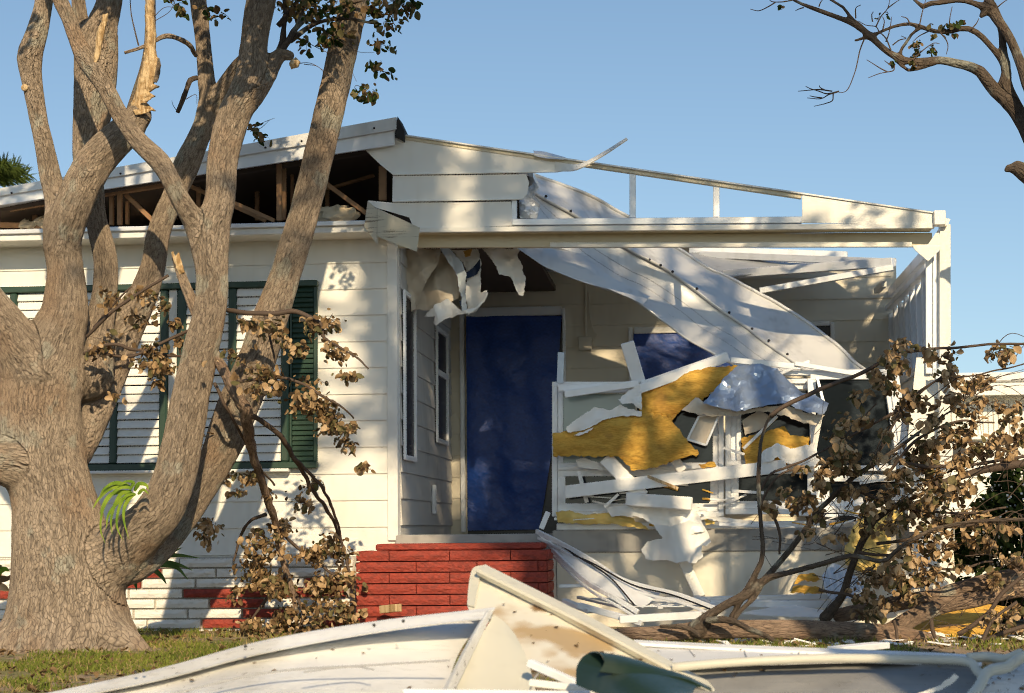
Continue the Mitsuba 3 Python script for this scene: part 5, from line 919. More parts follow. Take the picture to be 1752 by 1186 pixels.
board('longest white plank lying across all windows above the lower panes', (966, 842), (1345, 797), 22, DY - .13, DY - .09, 'mat_whitesheet')
board('diagonal white board crossing behind the longest plank', (1035, 783), (1100, 850), 24, DY - .085, m='mat_whitesheet')
board('stub of white board under the tip of the big yellow batt', (1150, 780), (1168, 806), 16, DY + .0, m='mat_whitesheet')
board('narrow upright pale blue strip beside the door at the end of the windows', (960, 603), (958, 656), 11, DY - .05, m='mat_bluesheet')
board('white upright strip at the left end of the sill by the door', (938, 876), (926, 905), 9, DY - .08)
board('white strip leaning on the stucco wall under the draped sheet', (1170, 962), (1198, 1022), 18, SW - .06, SW - .2, 'mat_siding')
board('white splinter of trim over the head channel left of the right window', (1335, 640), (1385, 618), 5, DY - .02, cat='trim')
board('silvery flattened flashing on the window heads under the roof panel', (1250, 616), (1370, 628), 10, DY - .02, m='mat_alu', cat='flashing')
board('bent grey flashing on the window head near the right window', (1360, 622), (1466, 640), 8, DY - .04, m='mat_alu', cat='flashing')
k = deb('loose_sash', 'small white framed pane leaning in the left window right of the yellow batt', 'window sash')
cs = [(1196, 712), (1232, 706), (1208, 762), (1176, 752)]
add('pane', panel(cs, DY - .06, .006), 'mat_tansheet', k)
for a, b in zip(cs, cs[1:] + cs[:1]): add('frame', bar(P(*a, DY - .065), P(*b, DY - .065), .03, M(4, DY), (0, 0, 1) if abs(a[0] - b[0]) > abs(a[1] - b[1]) else (1, 0, 0)), 'mat_alu', k)

for lb, a, b, h, Y, Yb, m in (('thin white splinter crossing the dark middle window', (1272, 768), (1330, 712), 5, DY + .0, DY - .05, 'mat_vinyl'), ('thin bent trim sticking up between the left and middle windows', (1252, 700), (1247, 660), 6, DY - .1, DY - .16, 'mat_vinyl'), ('short white stick leaning at the left jamb of the left window', (990, 806), (1004, 860), 7, DY - .06, DY - .02, 'mat_whitesheet'),
        ('thin white strip lying along the sill channel under the middle window', (1230, 897), (1330, 900), 6, DY - .05, DY - .05, 'mat_vinyl'), ('narrow white slat lying along the sill under the right window', (1350, 878), (1470, 884), 7, DY - .06, DY - .04, 'mat_vinyl'), ('splintered pale lath sticking out left of the middle of the longest plank', (1108, 815), (1160, 836), 5, DY - .12, DY - .2, 'mat_rawwood'), ('thin metal strip hanging off the head channel before the right window', (1398, 646), (1412, 700), 5, DY - .05, DY - .1, 'mat_alu'),
        ('white drip trim running under the lower frame of the left window', (948, 888), (1070, 886), 5, DY - .02, DY - .02, 'mat_alu'), ('torn white strip dangling from the right edge of the foil sheet', (1404, 706), (1392, 772), 9, DY - .12, DY - .05, 'mat_whitesheet')): board(lb, a, b, h, Y, Yb, m, .02, 'trim')
sp_, yc = [], []; g1 = np.random.default_rng(19)
for i in range(46):
    u, v = g1.uniform(965, 1530), 903 - abs(g1.normal(0, 50)); v = max(v, 760); a = g1.normal(0, .35); L = g1.uniform(8, 60); Y = DY - g1.uniform(-.02, .14)
    if v > 895 and g1.random() < .5: v = g1.uniform(896, 903)
    (sp_ if i % 5 else yc).append(bar(P(u, v, Y), P(u + L * math.cos(a), v + L * math.sin(a) * .6, Y - g1.uniform(-.05, .08)), g1.uniform(.004, .02), M(g1.uniform(1.5, 5), Y), c=.001))
k = add('window_splinters', cat_(sp_), 'mat_whitesheet'); tag(k, 'many thin white splinters caught in the wrecked porch windows and sill', 'splinters', kind='stuff')
k = add('insulation_crumbs', cat_(yc), 'mat_battyellow'); tag(k, 'small yellow insulation shreds scattered among the wrecked porch windows', 'insulation', kind='stuff')
# ================================================================ FRAMES AND PANELS ON THE GROUND
af = deb('aluminium_frame', 'bent white aluminium frame sliding off the step down to the ground', 'frame')
for pts in ([(918, 909, 13.9), (960, 930, 13.6), (1010, 958, 13.4), (1060, 990, 13.2), (1110, 1006, 13.1), (1160, 1018, 13.0), (1225, 1042, 12.9)], [(945, 940, 13.7), (975, 970, 13.4), (1010, 1000, 13.2), (1050, 1022, 13.0), (1092, 1048, 12.9)]):
    s = spline([P(*p) for p in pts], 6)
    for d, w, h in ((V(0, 0, 0), .022, .022), (V(.01, -.03, -.05), .012, .012)): add('rail', trimesh.util.concatenate([bar(a, b, w, h * 1.6) for a, b in zip(s[:-1] + d, s[1:] + d)]), 'mat_alu', af)
for pts in ([(930, 914, 13.8), (985, 950, 13.45), (1040, 985, 13.2), (1085, 1035, 12.95)], [(950, 938, 13.66), (1010, 962, 13.34), (1080, 1000, 13.1), (1150, 1018, 13.0), (1220, 1044, 12.86)]): add('gasket', tube(spline([P(*q) for q in pts], 6), .006, 5), 'mat_dark', af, True)
for k_ in range(5):
    a_ = (940 + 30 * k_, 925 + 20 * k_); add('crossbar', bar(P(*a_, 13.7 - .13 * k_), P(a_[0] + 20 + 8 * k_, a_[1] + 22, 13.62 - .13 * k_), .02, .014), 'mat_alu', af)
add('web', ruled([[(922, 916, 13.85), (985, 948, 13.5), (1060, 992, 13.2), (1130, 1016, 13.1)], [(945, 942, 13.7), (985, 978, 13.4), (1045, 1015, 13.1), (1100, 1040, 13.0)]], 8, 5, .003, rip(.03, 6, 2.)), 'mat_alu', af, 40)
lv = deb('louvered_panel', 'flat white louvered panel lying on the ground before the stucco wall', 'panel')
for i in range(9):
    t = i / 8; a, b = (1000 + 60 * t, 1024 + 14 * t), (1195 + 30 * t, 1022 + 16 * t); add('slat', bar(P(*a, 13.5 - .45 * t), P(*b, 13.4 - .45 * t), .026, .008), 'mat_alu', lv)
for a, b, c, d in ((990, 1022, 1075, 1042), (1100, 1022, 1130, 1040), (1190, 1020, 1232, 1042)): add('stile', bar(P(a, b, 13.55), P(c, d, 12.98), .04, .02), 'mat_alu', lv)
for lb, a, b, h, Y, Yb in (('white square tube in front of the louvered panel, its lower end near the trunk', (990, 1036), (1100, 1066), 10, 12.95, 12.75), ('long white tube lying level just behind the trunk of the fallen tree', (1060, 1060), (1200, 1052), 13, 12.75, 12.8),
                      ('long white metal rail lying along the foot of the stucco wall', (1180, 1026), (1440, 1020), 9, 13.4, 13.5), ('grey white metal rail in front of the rail at the foot of the stucco wall', (1215, 1032), (1432, 1034), 12, 13.2, 13.25), ('thin white tube above the louvered panel by the step', (958, 1003), (1060, 1000), 6, 13.4, 13.3), ('white tube lying closest behind the dirt left of the fallen trunk', (965, 1028), (1010, 1046), 8, 13.1, 12.9)):
    s = bar(P(*a, Y), P(*b, Yb), .05, M(h, Y)); deb('metal_rail', lb, 'rail', s, 'mat_alu')
deb('corrugated_sheet', 'small folded sheet of corrugated metal behind the thick branch', 'metal sheet', ruled([[(1406, 985, 13.3), (1425, 965, 13.5), (1448, 974, 13.5)], [(1412, 1010, 13.1), (1440, 1000, 13.2), (1468, 990, 13.3)], [(1425, 1030, 12.95), (1462, 1022, 13.0), (1490, 1018, 13.1)]], 14, 12, .003, lambda G: .012 * np.sin(G[..., :1] * 130) * V(0, -1, .3)), 'mat_bluesheet', True)
deb('facing_sheet', 'rounded white sheet lying behind the fallen trunk on the ground', 'sheet', ruled([[(1270, 1050, 12.9), (1340, 1054, 12.85), (1420, 1056, 12.85)], [(1290, 1044, 13.1), (1350, 1036, 13.1), (1410, 1046, 13.1)], [(1320, 1042, 13.3), (1370, 1040, 13.3), (1405, 1044, 13.3)]], 6, 6, .006, rip(.06, 6, 2.)), 'mat_whitesheet', 40)
for i, (lb, o, Y) in enumerate((('white torn sheet caught in the branches right of the pale batt', [(1560, 925), (1600, 900), (1612, 930), (1600, 975), (1570, 985)], 13.6), ('white scrap of sheet low in the branches near the corrugated metal', [(1545, 985), (1590, 975), (1610, 1000), (1560, 1010)], 13.3), ('twisted white metal trim hanging at the foot of the right corner post', [(1598, 630), (1612, 628), (1640, 650), (1632, 670), (1610, 655), (1600, 645)], 13.9), ('white bent strip right of the porch end among the leaves', [(1622, 795), (1630, 800), (1645, 845), (1640, 850)], 14.2),
                                ('white scrap of panel on the ground right of the golden batt', [(1480, 1095), (1600, 1080), (1640, 1090), (1600, 1100)], 12.6))): ms(lb, o, Y, 80 + i, .04, 'mat_bluesheet' if i == 2 else 'mat_whitesheet')
deb('wood_block', 'small pale block of broken timber lying against the red step', 'wood', bar(P(655, 1043, 13.2), P(682, 1040, 13.1), .07, .055), 'mat_rawwood')
for i, (u, v) in enumerate(((84, 380), (50, 384), (520, 372), (570, 370), (345, 380))):
    s = trimesh.creation.icosphere(3, M((22, 16, 26, 34, 14)[i], HF)); s.apply_scale([1.3, .8, .55]); s.vertices += (meshkit.fbm(s.vertices * 14 + i * 9, 3, i)[:, None] - .5) * .14; s.apply_translation(P(u, v, HF + .16)); deb('insulation_clump', ('pale insulation clump on the eave ledge between the left stems', 'pale insulation clump farthest left on the eave ledge', 'tan insulation clump in the open attic left of the leaning stem', 'tan insulation clump in the open attic nearest the gable boards', 'pale insulation clump on the ledge behind the crossing limb')[i], 'insulation', s, 'mat_fluff', True)

# ================================================================ WRECKED METAL IN THE FOREGROUND
def lay3(rows, n, m, th=.005, r=None): return ruled(rows, n, m, th, r)
wp = deb('roof_panel', 'big white metal roof panel with raised rim sloping across the foreground from the left', 'metal panel')
A = [(-60, 1216, 6.3), (250, 1150, 6.4), (445, 1098, 6.5), (640, 1064, 6.55), (846, 1040, 6.6)]
A2 = [(-60, 1226, 6.20), (250, 1166, 6.29), (445, 1116, 6.39), (640, 1080, 6.44), (836, 1055, 6.5)]
B_ = [(-60, 1300, 5.6), (250, 1290, 5.6), (480, 1280, 5.6), (640, 1275, 5.6), (735, 1270, 5.6)]
SH = (0, .02, .05, .12, .26)
add('sheet', lay3([[(a, b + 12, c - .02 + e) for (a, b, c), e in zip(A, SH)], [(a * .93 + 0, b + 75, c - .35 + e) for (a, b, c), e in zip(A, SH)], [(a, b, c + e) for (a, b, c), e in zip(B_, SH)]], 12, 10, .004, rip(.022, 3, 5.)), 'mat_wreckwhite', wp, 40)
add('rim', lay3([[(a, b + 16, c + .0) for a, b, c in A], [(a, b + 3, c - .02) for a, b, c in A2], A2, [(a, b + 3, c - .05) for a, b, c in A], A, [(a, b + 3, c + .05) for a, b, c in A]], 12, 3, .004), 'mat_wreckrim', wp, 40)
add('end_rim', lay3([[(846, 1040, 6.6), (812, 1110, 6.3), (775, 1185, 6.0), (740, 1250, 5.7)], [(836, 1044, 6.5), (798, 1112, 6.22), (762, 1185, 5.95), (725, 1250, 5.65)], [(832, 1046, 6.6), (795, 1110, 6.3), (758, 1182, 6.0), (722, 1250, 5.7)]], 8, 4, .005), 'mat_wreckrim', wp, 40)
add('seam', tube(spline([P(-60, 1262, 5.98), P(250, 1198, 6.02), P(450, 1152, 6.1), P(640, 1138, 6.12), P(770, 1130, 6.15)], 8), .0035, 5), 'mat_rib', wp, True)
for q in (((240, 1205, 6.05), (300, 1190, 6.1), (330, 1196, 6.05)), ((520, 1150, 6.0), (600, 1141, 6.06), (640, 1146, 6.05))): add('crease', tube(spline([P(*p) for p in q], 6), .003, 5), 'mat_rib', wp, True)
for u, v in ((232, 1150), (246, 1147), (640, 1070), (420, 1106), (690, 1063)):
    q = trimesh.creation.icosphere(1, .006); q.apply_translation(P(u, v, 6.27)); add('screw', q, 'mat_dark', wp)
fpn = deb('roof_panel', 'cream stained metal panel with peaked corner rising in the foreground before the red step', 'metal panel')
add('sheet', lay3([[(815, 978, 6.95), (1000, 1070, 6.75), (1150, 1150, 6.6), (1290, 1225, 6.5)], [(800, 1040, 6.75), (930, 1095, 6.55), (1080, 1160, 6.4), (1230, 1240, 6.3)], [(845, 1062, 6.62), (905, 1135, 6.4), (1020, 1200, 6.2), (1150, 1270, 6.1)]], 10, 10, .005, rip(.03, 4, 9.)), 'mat_stainpanel', fpn, 40)
add('rim', lay3([[(800, 1036, 6.74), (802, 1005, 6.85), (809, 974, 6.95), (832, 967, 6.97)], [(812, 1038, 6.72), (818, 1006, 6.83), (824, 980, 6.93), (838, 976, 6.95)]], 6, 4, .006), 'mat_creampanel', fpn, 40)
add('rim', lay3([[(818, 984, 6.90), (1000, 1078, 6.7), (1150, 1158, 6.55), (1300, 1238, 6.45)], [(815, 974, 6.86), (1000, 1066, 6.66), (1150, 1146, 6.5), (1300, 1224, 6.4)], [(830, 967, 6.95), (1000, 1052, 6.78), (1150, 1134, 6.62), (1300, 1214, 6.5)]], 8, 4, .006), 'mat_creampanel', fpn, 40)
fl_ = deb('roof_panel', 'pale cream folded panel standing between the white panel and the stained panel', 'metal panel', lay3([[(845, 1052, 6.55), (862, 1064, 6.52), (880, 1085, 6.5)], [(800, 1130, 6.25), (850, 1130, 6.3), (905, 1140, 6.3)], [(745, 1240, 5.9), (830, 1240, 5.95), (930, 1240, 6.0)]], 8, 8, .005, rip(.02, 5, 4.)), 'mat_creampanel', 40)
add('crease', tube(spline([P(905, 1186, 5.97), P(915, 1160, 6.1), P(935, 1140, 6.18)], 5), .003, 5), 'mat_rib', fl_, True)
for i, (lb, a, b, h, Y, Yb, m) in enumerate((('white rail at the bottom edge in the middle of the foreground', (690, 1184), (1010, 1188), 10, 5.9, 5.9, 'mat_vinyl'), ('short white rail low between the stained panel and the green panel', (905, 1134), (1000, 1176), 13, 6.15, 6.05, 'mat_vinyl'), ('pale rail under the short white rail at the bottom of the picture', (905, 1168), (1010, 1180), 12, 6.0, 6.0, 'mat_siding'))):
    deb('metal_rail', lb, 'rail', bar(P(*a, Y), P(*b, Yb), .03, M(h, Y)), m)
gp = deb('green_panel', 'dark green glossy metal sheet with curled left edge in the foreground', 'metal sheet', lay3([[(986, 1172, 5.75), (988, 1140, 5.78), (1004, 1119, 5.8), (1024, 1116, 5.72), (1034, 1132, 5.66), (1026, 1150, 5.64)], [(1046, 1196, 5.6), (1040, 1150, 5.66), (1060, 1126, 5.74), (1084, 1128, 5.72), (1090, 1140, 5.66), (1084, 1156, 5.62)], [(1110, 1235, 5.4), (1108, 1185, 5.5), (1122, 1152, 5.66), (1142, 1150, 5.7), (1160, 1152, 5.7), (1164, 1160, 5.66)], [(1180, 1260, 5.3), (1180, 1215, 5.4), (1188, 1180, 5.6), (1200, 1174, 5.66), (1214, 1176, 5.68), (1218, 1182, 5.64)]], 8, 8, .004, rip(.012, 7, 3.)), 'mat_greengloss', 40)
rp = deb('roof_panel', 'long white metal panel with cream rolled edge lying at the lower right of the foreground', 'metal panel')
add('rim', lay3([[(1085, 1096, 7.1), (1250, 1104, 7.1), (1450, 1112, 7.05), (1600, 1118, 7.0), (1740, 1126, 6.95)], [(1085, 1103, 7.05), (1250, 1112, 7.05), (1450, 1121, 7.0), (1600, 1127, 6.95), (1740, 1133, 6.9)], [(1090, 1112, 7.15), (1250, 1120, 7.15), (1450, 1130, 7.1), (1600, 1134, 7.05), (1740, 1138, 7.0)]], 8, 4, .006), 'mat_wreckrim', rp, 40)
add('sheet', lay3([[(1085, 1106, 7.1), (1250, 1112, 7.1), (1450, 1122, 7.05), (1680, 1130, 7.0)], [(1110, 1124, 6.8), (1250, 1128, 6.8), (1450, 1128, 6.8), (1680, 1136, 6.8)], [(1150, 1145, 6.6), (1250, 1140, 6.6), (1450, 1134, 6.6), (1680, 1140, 6.6)]], 8, 6, .004, rip(.012, 5, 2.)), 'mat_wreckwhite', rp, 40)
cd = deb('roof_panel', 'grey weathered underside panel with a cream rolled edge at the bottom right', 'metal panel')
s = spline([P(*q) for q in ((1150, 1142, 6.5), (1250, 1134, 6.5), (1400, 1127, 6.5), (1550, 1128, 6.45), (1650, 1132, 6.4), (1672, 1148, 6.35), (1688, 1166, 6.3))], 8); add('rolled_edge', tube(s, .016, 9), 'mat_creampanel', cd, True)
add('sheet', lay3([[(1150, 1140, 6.66), (1250, 1132, 6.68), (1400, 1126, 6.68), (1550, 1127, 6.62), (1668, 1134, 6.5)], [(1160, 1172, 6.55), (1250, 1160, 6.58), (1400, 1152, 6.58), (1550, 1150, 6.55), (1690, 1160, 6.4)], [(1170, 1230, 6.1), (1250, 1230, 6.1), (1400, 1230, 6.1), (1550, 1230, 5.9), (1720, 1230, 5.9)]], 10, 10, .004, rip(.05, 5, 6.)), 'mat_wreckgrey', cd, 40)
tw = deb('roof_panel', 'white torn panel with twisted edges in the bottom right corner', 'metal panel')
add('sheet', lay3([[(1690, 1140, 6.3), (1730, 1132, 6.35), (1790, 1120, 6.4)], [(1682, 1170, 6.1), (1725, 1165, 6.15), (1790, 1160, 6.2)], [(1660, 1220, 5.9), (1720, 1220, 5.9), (1790, 1220, 5.9)]], 8, 8, .005, rip(.04, 7, 3.)), 'mat_wreckwhite', tw, 40)
for q in (((1640, 1215, 5.8), (1672, 1180, 5.95), (1690, 1150, 6.05), (1722, 1142, 6.1), (1750, 1124, 6.15), (1780, 1118, 6.15)), ((1655, 1126, 6.5), (1690, 1124, 6.5), (1720, 1128, 6.45), (1748, 1118, 6.4))): add('edge', tube(spline([P(*p) for p in q], 6), .018, 8), 'mat_creampanel', tw, True)
ms('small pale scrap of plastic on the grey panel at the lower right', [(1560, 1190), (1600, 1176), (1632, 1152), (1640, 1158), (1625, 1172), (1590, 1192)], 6.0, 90, .02)
deb('metal_rail', 'white edge trim on the grass between the fallen trunk and the foreground panel', 'rail', bar(P(1430, 1112, 8.6), P(1508, 1104, 9.0), .09, .03), 'mat_vinyl')

g0 = np.random.default_rng(3)
for a_ in (.14, .30, .46, .62, .78): add('pressed_seam', tube(spline([P(1110 + a_ * 560, 1123 + 8 * a_, 6.8), P(1100 + a_ * 580, 1113 + 9 * a_, 7.0), P(1095 + a_ * 600, 1107 + 12 * a_, 7.1)], 4), .0025, 5), 'mat_rib', rp, True)
fk = []
for key_ in [q for q in scene if q.startswith('roof_panel_') and q.endswith('sheet')]:
    v, f, *_r = meshkit.WRITTEN[scene[key_]['filename']]; m = trimesh.Trimesh(v, f, process=False); c, n_ = m.triangles_center, m.face_normals; ok = np.nonzero((((CAM - c) * n_).sum(1) > 0) & (m.area_faces > 1e-6))[0]
    for i in g0.choice(ok, 45): w_, f_ = LEAVES[g0.integers(6)]; R = rot(g0.uniform(0, 6.28), 1.3, g0.normal(0, .4)) * g0.uniform(.004, .022); fk.append((w_ @ R.T + c[i] + n_[i] * .006, f_))
k = add('wind_blown_bits', (np.vstack([a for a, _ in fk]), np.vstack([f + 18 * i for i, (_, f) in enumerate(fk)])), 'mat_leaf_brown', None, True); tag(k, 'small brown leaf bits blown onto the foreground metal', 'litter', kind='stuff')
# ================================================================ BACKGROUND: neighbour house, shrub, palm
nb = thing('neighbour_house', 'cream neighbouring house with ribbed wall panel and flat roof at the right edge', 'house'); NY = 26.
nx0, nx1 = P(1600, 700, NY)[0], P(1990, 700, NY)[0]
add('wall', box((nx0, NY, 0), (nx1, NY + 6, P(1700, 664, NY)[2])), 'mat_siding', nb)
add('roof', cbox((nx0 - .1, NY - .5, P(1700, 658, NY)[2]), (nx1, NY + 7, P(1700, 642, NY)[2]), .02), 'mat_trim', nb)
add('fascia', cbox((nx0 - .05, NY - .45, P(1700, 680, NY)[2]), (nx1, NY - .38, P(1700, 658.5, NY)[2])), 'mat_siding', nb)
for u in range(1620, 1790, 9): add('rib', cbox(P(u, 744, NY - .03), P(u + 5, 684, NY - .001), .01), 'mat_siding', nb)
add('ledge', cbox((nx0, NY - .10, P(1700, 752, NY)[2]), (nx1, NY - .001, P(1700, 745, NY)[2])), 'mat_siding', nb)
w = key_for('window', nb); add('pane', box(P(1632, 800, NY - .02), P(1652, 760, NY - .004)), 'mat_dark', w); add('frame', cbox(P(1628, 806, NY - .04), P(1656, 800.5, NY - .001)), 'mat_trim', w)
for z_ in (815, 870, 925): add('lap', bar(P(1600, z_, NY - .01), P(1990, z_, NY - .01), .02, .03), 'mat_siding', nb)
sh = thing('flowering_shrub', 'dark green leafy shrub with tiny white flowers at the right edge', 'shrub'); g = np.random.default_rng(77)
def leafcloud(centres, n, size, seed, squash=1.0):
    g = np.random.default_rng(seed); vs, fs, k = [], [], 0
    for c, r in centres:
        for i in range(n):
            d = g.normal(0, 1, 3); d = d / np.linalg.norm(d) * r * g.uniform(.35, 1)**.5; v, f = LEAVES[g.integers(6)]
            R = rot(g.uniform(0, 6.28), g.normal(0, 1), g.normal(0, 1)) * size * g.uniform(.6, 1.2); vs.append(v @ R.T + c + d * (1, 1, squash)); fs.append(f + k); k += len(v)
    return np.vstack(vs), np.vstack(fs)
C = [(P(u, v, 14.6 + g.uniform(-.3, .4)), M(r, 14.6)) for u, v, r in ((1715, 830, 26), (1745, 815, 30), (1725, 870, 32), (1760, 860, 36), (1705, 910, 30), (1745, 920, 36), (1715, 960, 32), (1760, 970, 36), (1695, 870, 22), (1780, 900, 40), (1730, 1010, 36), (1700, 1040, 30), (1690, 1000, 26), (1780, 1030, 40), (1640, 900, 24), (1660, 950, 28), (1650, 1010, 26))]
k = add('foliage', leafcloud(C, 190, .07, 5), 'mat_leaf_green', sh, True); labels[k] = {'kind': 'stuff'}
fw_ = []
for c, r in C[:10]:
    for i in range(14):
        s = trimesh.creation.icosphere(0, .011); s.apply_translation(c + V(g.normal(0, .5), -.75, g.normal(0, .5)) * r); fw_.append(s)
k = add('flowers', cat_(fw_), 'mat_trim', sh); labels[k] = {'kind': 'stuff'}
for i in range(6): add('stem', tube(spline([P(1700 + i * 16, 1060, 14.6), P(1695 + i * 18, 960, 14.6), P(1700 + i * 14, 880, 14.6)], 5), .012, 6), 'mat_twig', sh, True)
pm = thing('palm_tree', 'green palm crown showing over the roof at the left edge', 'palm'); QY = 34.
for i in range(26):
    a = -1.2 + 2.5 * i / 25 + .1 * math.sin(i * 7); L = 62 * (.8 + .3 * ((i * 37) % 10) / 10); c = (-18, 318)
    pts = [(c[0] + L * t * math.sin(a + .3), c[1] - L * t * math.cos(a) * (1 - .35 * t) , .5 * math.sin(i * 3.) * t) for t in np.linspace(0, 1, 6)]
    fr_ = key_for('frond', pm); fs = []
    s = spline([P(u, v, QY + d) for u, v, d in pts], 3); fs.append(tube(s, np.linspace(.02, .006, len(s)), 4))
    t_ = np.gradient(s, axis=0)
    for j in range(3, len(s)):
        for sg in (-1, 1):
            d = nrm(t_[j]) * .8 + V(g.normal(0, .12), g.normal(0, .5), 0) + nrm(np.cross(t_[j], (0, 1, 0))) * sg * .6; fs.append(tube([s[j], s[j] + d * .14, s[j] + d * .26 + V(0, 0, -.05)], [.012, .014, .002], 3, False))
    scene[fr_] = mikit.ply(cat_(fs), 'mat_leaf_palm', True)
add('trunk', tube([P(-18, 318, QY), P(-25, 500, QY), V(P(-28, 700, QY)[0], QY, 0)], [.16, .18, .22], 10), 'mat_bark', pm, True)

# ================================================================ GRASS AND LITTER
g = np.random.default_rng(11)
def blades(n, xs, ys, h, seed, clump=2.2, thr=.47):
    g = np.random.default_rng(seed); x, y = g.uniform(*xs, n * 3), g.uniform(*ys, n * 3)
    d = meshkit.fbm(np.c_[x * clump, y * clump, x * 0], 3, 21); ok = d + g.normal(0, .05, len(x)) > thr; x, y = x[ok][:n], y[ok][:n]; n = len(x)
    z = gz(x, y) - .005; a = g.uniform(0, 6.28, n); w = g.uniform(.003, .006, n); H = h * g.uniform(.4, 1.3, n); b = g.normal(0, .5, (n, 2)) * H[:, None]
    p = np.stack([x, y, z], 1); s = np.stack([np.cos(a), np.sin(a), a * 0], 1) * w[:, None]; m = p + np.c_[b * .4, H * .6]; e = p + np.c_[b, H * .95]
    v = np.stack([p - s, p + s, m - s * .7, m + s * .7, e], 1).reshape(-1, 3); i = np.arange(n)[:, None, None] * 5; f = (i + np.array([[0, 1, 3], [0, 3, 2], [2, 3, 4]])).reshape(-1, 3)
    return v, f
xa = P(-60, 1100, 10)[0]
for nm, n, xs, ys, h, m, thr in (('grass', 15000, (-5.3, -2.2), (8.2, 13.9), .045, 'mat_grass', .56), ('grass', 9000, (-2.2, 2.2), (8.5, 13.2), .05, 'mat_grass', .49), ('dry_grass', 14000, (-5.3, 2.2), (8.2, 13.8), .04, 'mat_drygrass', .46)):
    k = add(nm, blades(n, xs, ys, h, len(nm) + n, 2.6, thr), m, None, True); tag(k, {'mat_grass': 'short green grass in patches on bare soil', 'mat_drygrass': 'dry straw coloured grass between green patches'}[m] + (' beside the big tree' if n == 15000 else ' near the fallen trunk' if n == 9000 else ''), 'grass', kind='stuff')
lt = []
for i in range(1800):
    x, y = g.uniform(-5.2, 2.2), g.uniform(8.4, 13.8); v, f = LEAVES[g.integers(6)]; R = rot(g.uniform(0, 6.28), 1.5 + g.normal(0, .3), g.normal(0, .3)) * g.uniform(.02, .055); lt.append((v @ R.T + (x, y, float(gz(x, y)) + .012), f))
k = add('leaf_litter', (np.vstack([a for a, _ in lt]), np.vstack([f + 18 * i for i, (_, f) in enumerate(lt)])), 'mat_leaf_brown', None, True); tag(k, 'scattered dead brown leaves on the soil', 'leaf litter', kind='stuff')

sp = []
for i in range(260):
    x, y = g.uniform(-1.1, 2.6), g.uniform(11.6, 13.9); a = g.uniform(0, 3.14); L = g.uniform(.03, .16); q = V(x, y, float(gz(x, y)) + .012); d = V(math.cos(a), math.sin(a), g.normal(0, .12)) * L; sp.append(bar(q, q + d, g.uniform(.008, .05), g.uniform(.004, .012)))
k = add('debris_scraps', cat_(sp), 'mat_whitesheet'); tag(k, 'small white splinters and scraps strewn on the ground before the porch', 'scraps', kind='stuff')

# ================================================================ STREET TREES BEHIND THE VIEWER (their shade falls on the house)
def street_tree(x, y, seed, z0, z1, reach, n, label, per=26, per_stem=7):
    """tall tree whose stems fork at z0 and carry thin leaf clumps up to z1"""
    g = np.random.default_rng(seed); t = thing('street_tree', label, 'tree', 'street trees opposite the house'); b = V(x, y, 0); hub = b + V(0, .1, z0); C, br = [], []
    add('trunk', tube(spline([b, b + V(.15, 0, z0 * .5), hub], 6), np.linspace(.34, .24, 13), 10), 'mat_bark', t, True)
    for i in range(n):
        a = i * 2.4 + g.uniform(-.3, .3); R = reach * (.25 + .75 * ((i * .618) % 1)); e = V(x + math.cos(a) * R, y + math.sin(a) * R, g.uniform(z1 - 1.2, z1)); s = spline([hub, (hub * .55 + e * .45) + V(math.cos(a), math.sin(a), 0) * reach * .22, e], 7)
        br.append(tube(s, np.linspace(.13, .035, len(s)), 7))
        for j in range(per_stem):
            q = s[g.integers(6, len(s))]; f = q + g.normal(0, .55, 3); br.append(tube([q, (q + f) / 2 + g.normal(0, .1, 3), f], [.03, .02, .01], 5)); C.append((f, g.uniform(.09, .24)))
    add('limbs', cat_(br), 'mat_bark', t, True); k = add('foliage', leafcloud(C, per, .10, seed), 'mat_leaf_green', t, True); labels[k] = {'kind': 'stuff'}
street_tree(1.9, 2.4, 1, 5.8, 10.2, 2.2, 23, 'tall many-stemmed street tree thinned by the storm, nearest the house')
street_tree(2.55, 6.2, 2, 2.9, 6.8, 1.7, 8, 'nearly bare many-stemmed yard tree right of the viewer', 9, 2)
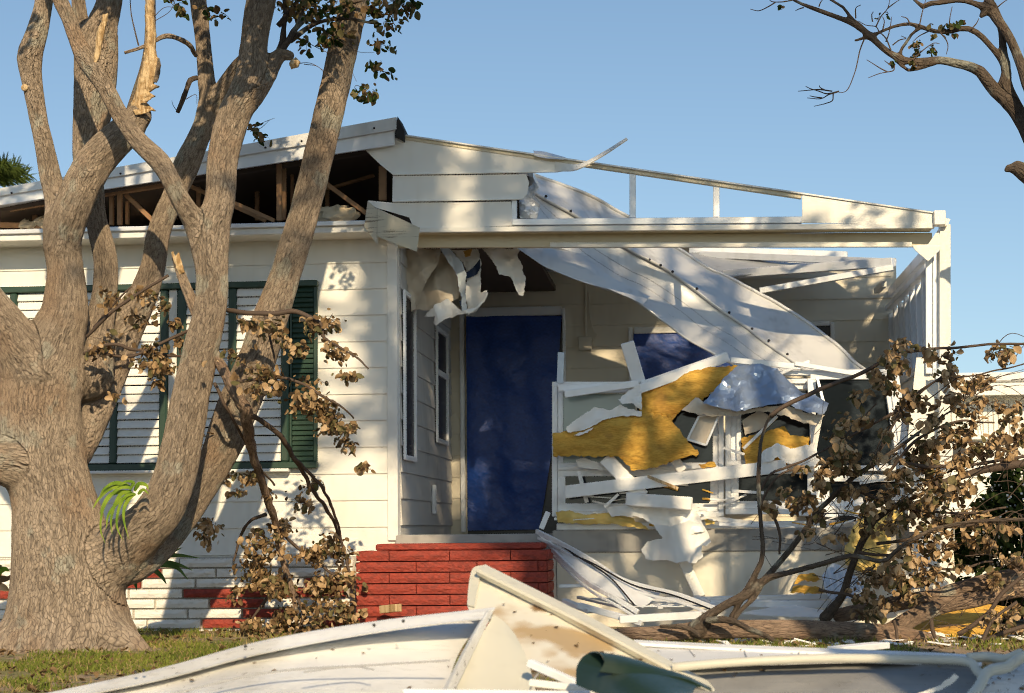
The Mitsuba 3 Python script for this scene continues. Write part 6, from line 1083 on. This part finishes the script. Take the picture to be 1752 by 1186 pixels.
# the big tree's own crown above the picture
C = []; br = []; g = np.random.default_rng(5)
for (u, v, d), n in (((455, -130, -.2), 5), ((195, -65, .4), 4), ((632, -95, .36), 5), ((334, -70, .55), 3), ((88, -60, -.4), 3), ((95, -115, .05), 3)):
    p = P(u, v, TY + d)
    for i in range(n):
        e = p + V(g.normal(.3, .7), g.normal(-.9, .6), g.uniform(.7, 2.0)); e[2] = max(e[2], .78 + .34 * e[1]); s = spline([p, (p + e) / 2 + V(0, 0, .25), e], 6); br.append(tube(s, np.linspace(.05, .012, len(s)), 6))
        for j in range(3): q = s[g.integers(6, len(s))] + g.normal(0, .3, 3); q[2] = max(q[2], .85 + .335 * q[1]); C.append((q, g.uniform(.12, .30)))
for i in range(16):
    q = V(g.uniform(-3.0, -2.0), g.uniform(9.8, 10.9), 0); q[2] = .9 + .335 * q[1] + g.uniform(.0, .7); C.append((q, g.uniform(.12, .26)))
    if i % 3 == 0: br.append(tube(spline([P(455, -130, TY - .2), (P(455, -130, TY - .2) + q) / 2 + V(0, 0, .3), q], 6), np.linspace(.04, .012, 13), 6))
add('upper_branches', cat_(br), 'mat_bark', big, True); k = add('upper_foliage', leafcloud(C, 60, .09, 8), 'mat_leaf_green', big, True); labels[k] = {'kind': 'stuff'}
C = []; br = []; g = np.random.default_rng(15)
for i in range(16):
    p = V(g.uniform(2.7, 3.4), g.uniform(12.3, 13.4), g.uniform(4.0, 5.0)); e = p + V(g.uniform(-.1, .9), g.normal(0, .6), g.uniform(.2, 1.4)); e[0] = max(e[0], 2.55 + .05 * e[2]); br.append(tube(spline([V(3.0, 12.9, 3.4), p, e], 6), np.linspace(.06, .012, 13), 6))
    for j in range(4): q = p + (e - p) * g.uniform(0, 1) + g.normal(0, .25, 3); q[0] = max(q[0], 2.75); C.append((q, g.uniform(.14, .30)))
add('upper_branches', cat_(br), 'mat_bark_dark', TR, True); k = add('upper_foliage', leafcloud(C, 40, .09, 18), 'mat_leaf_olive', TR, True); labels[k] = {'kind': 'stuff'}
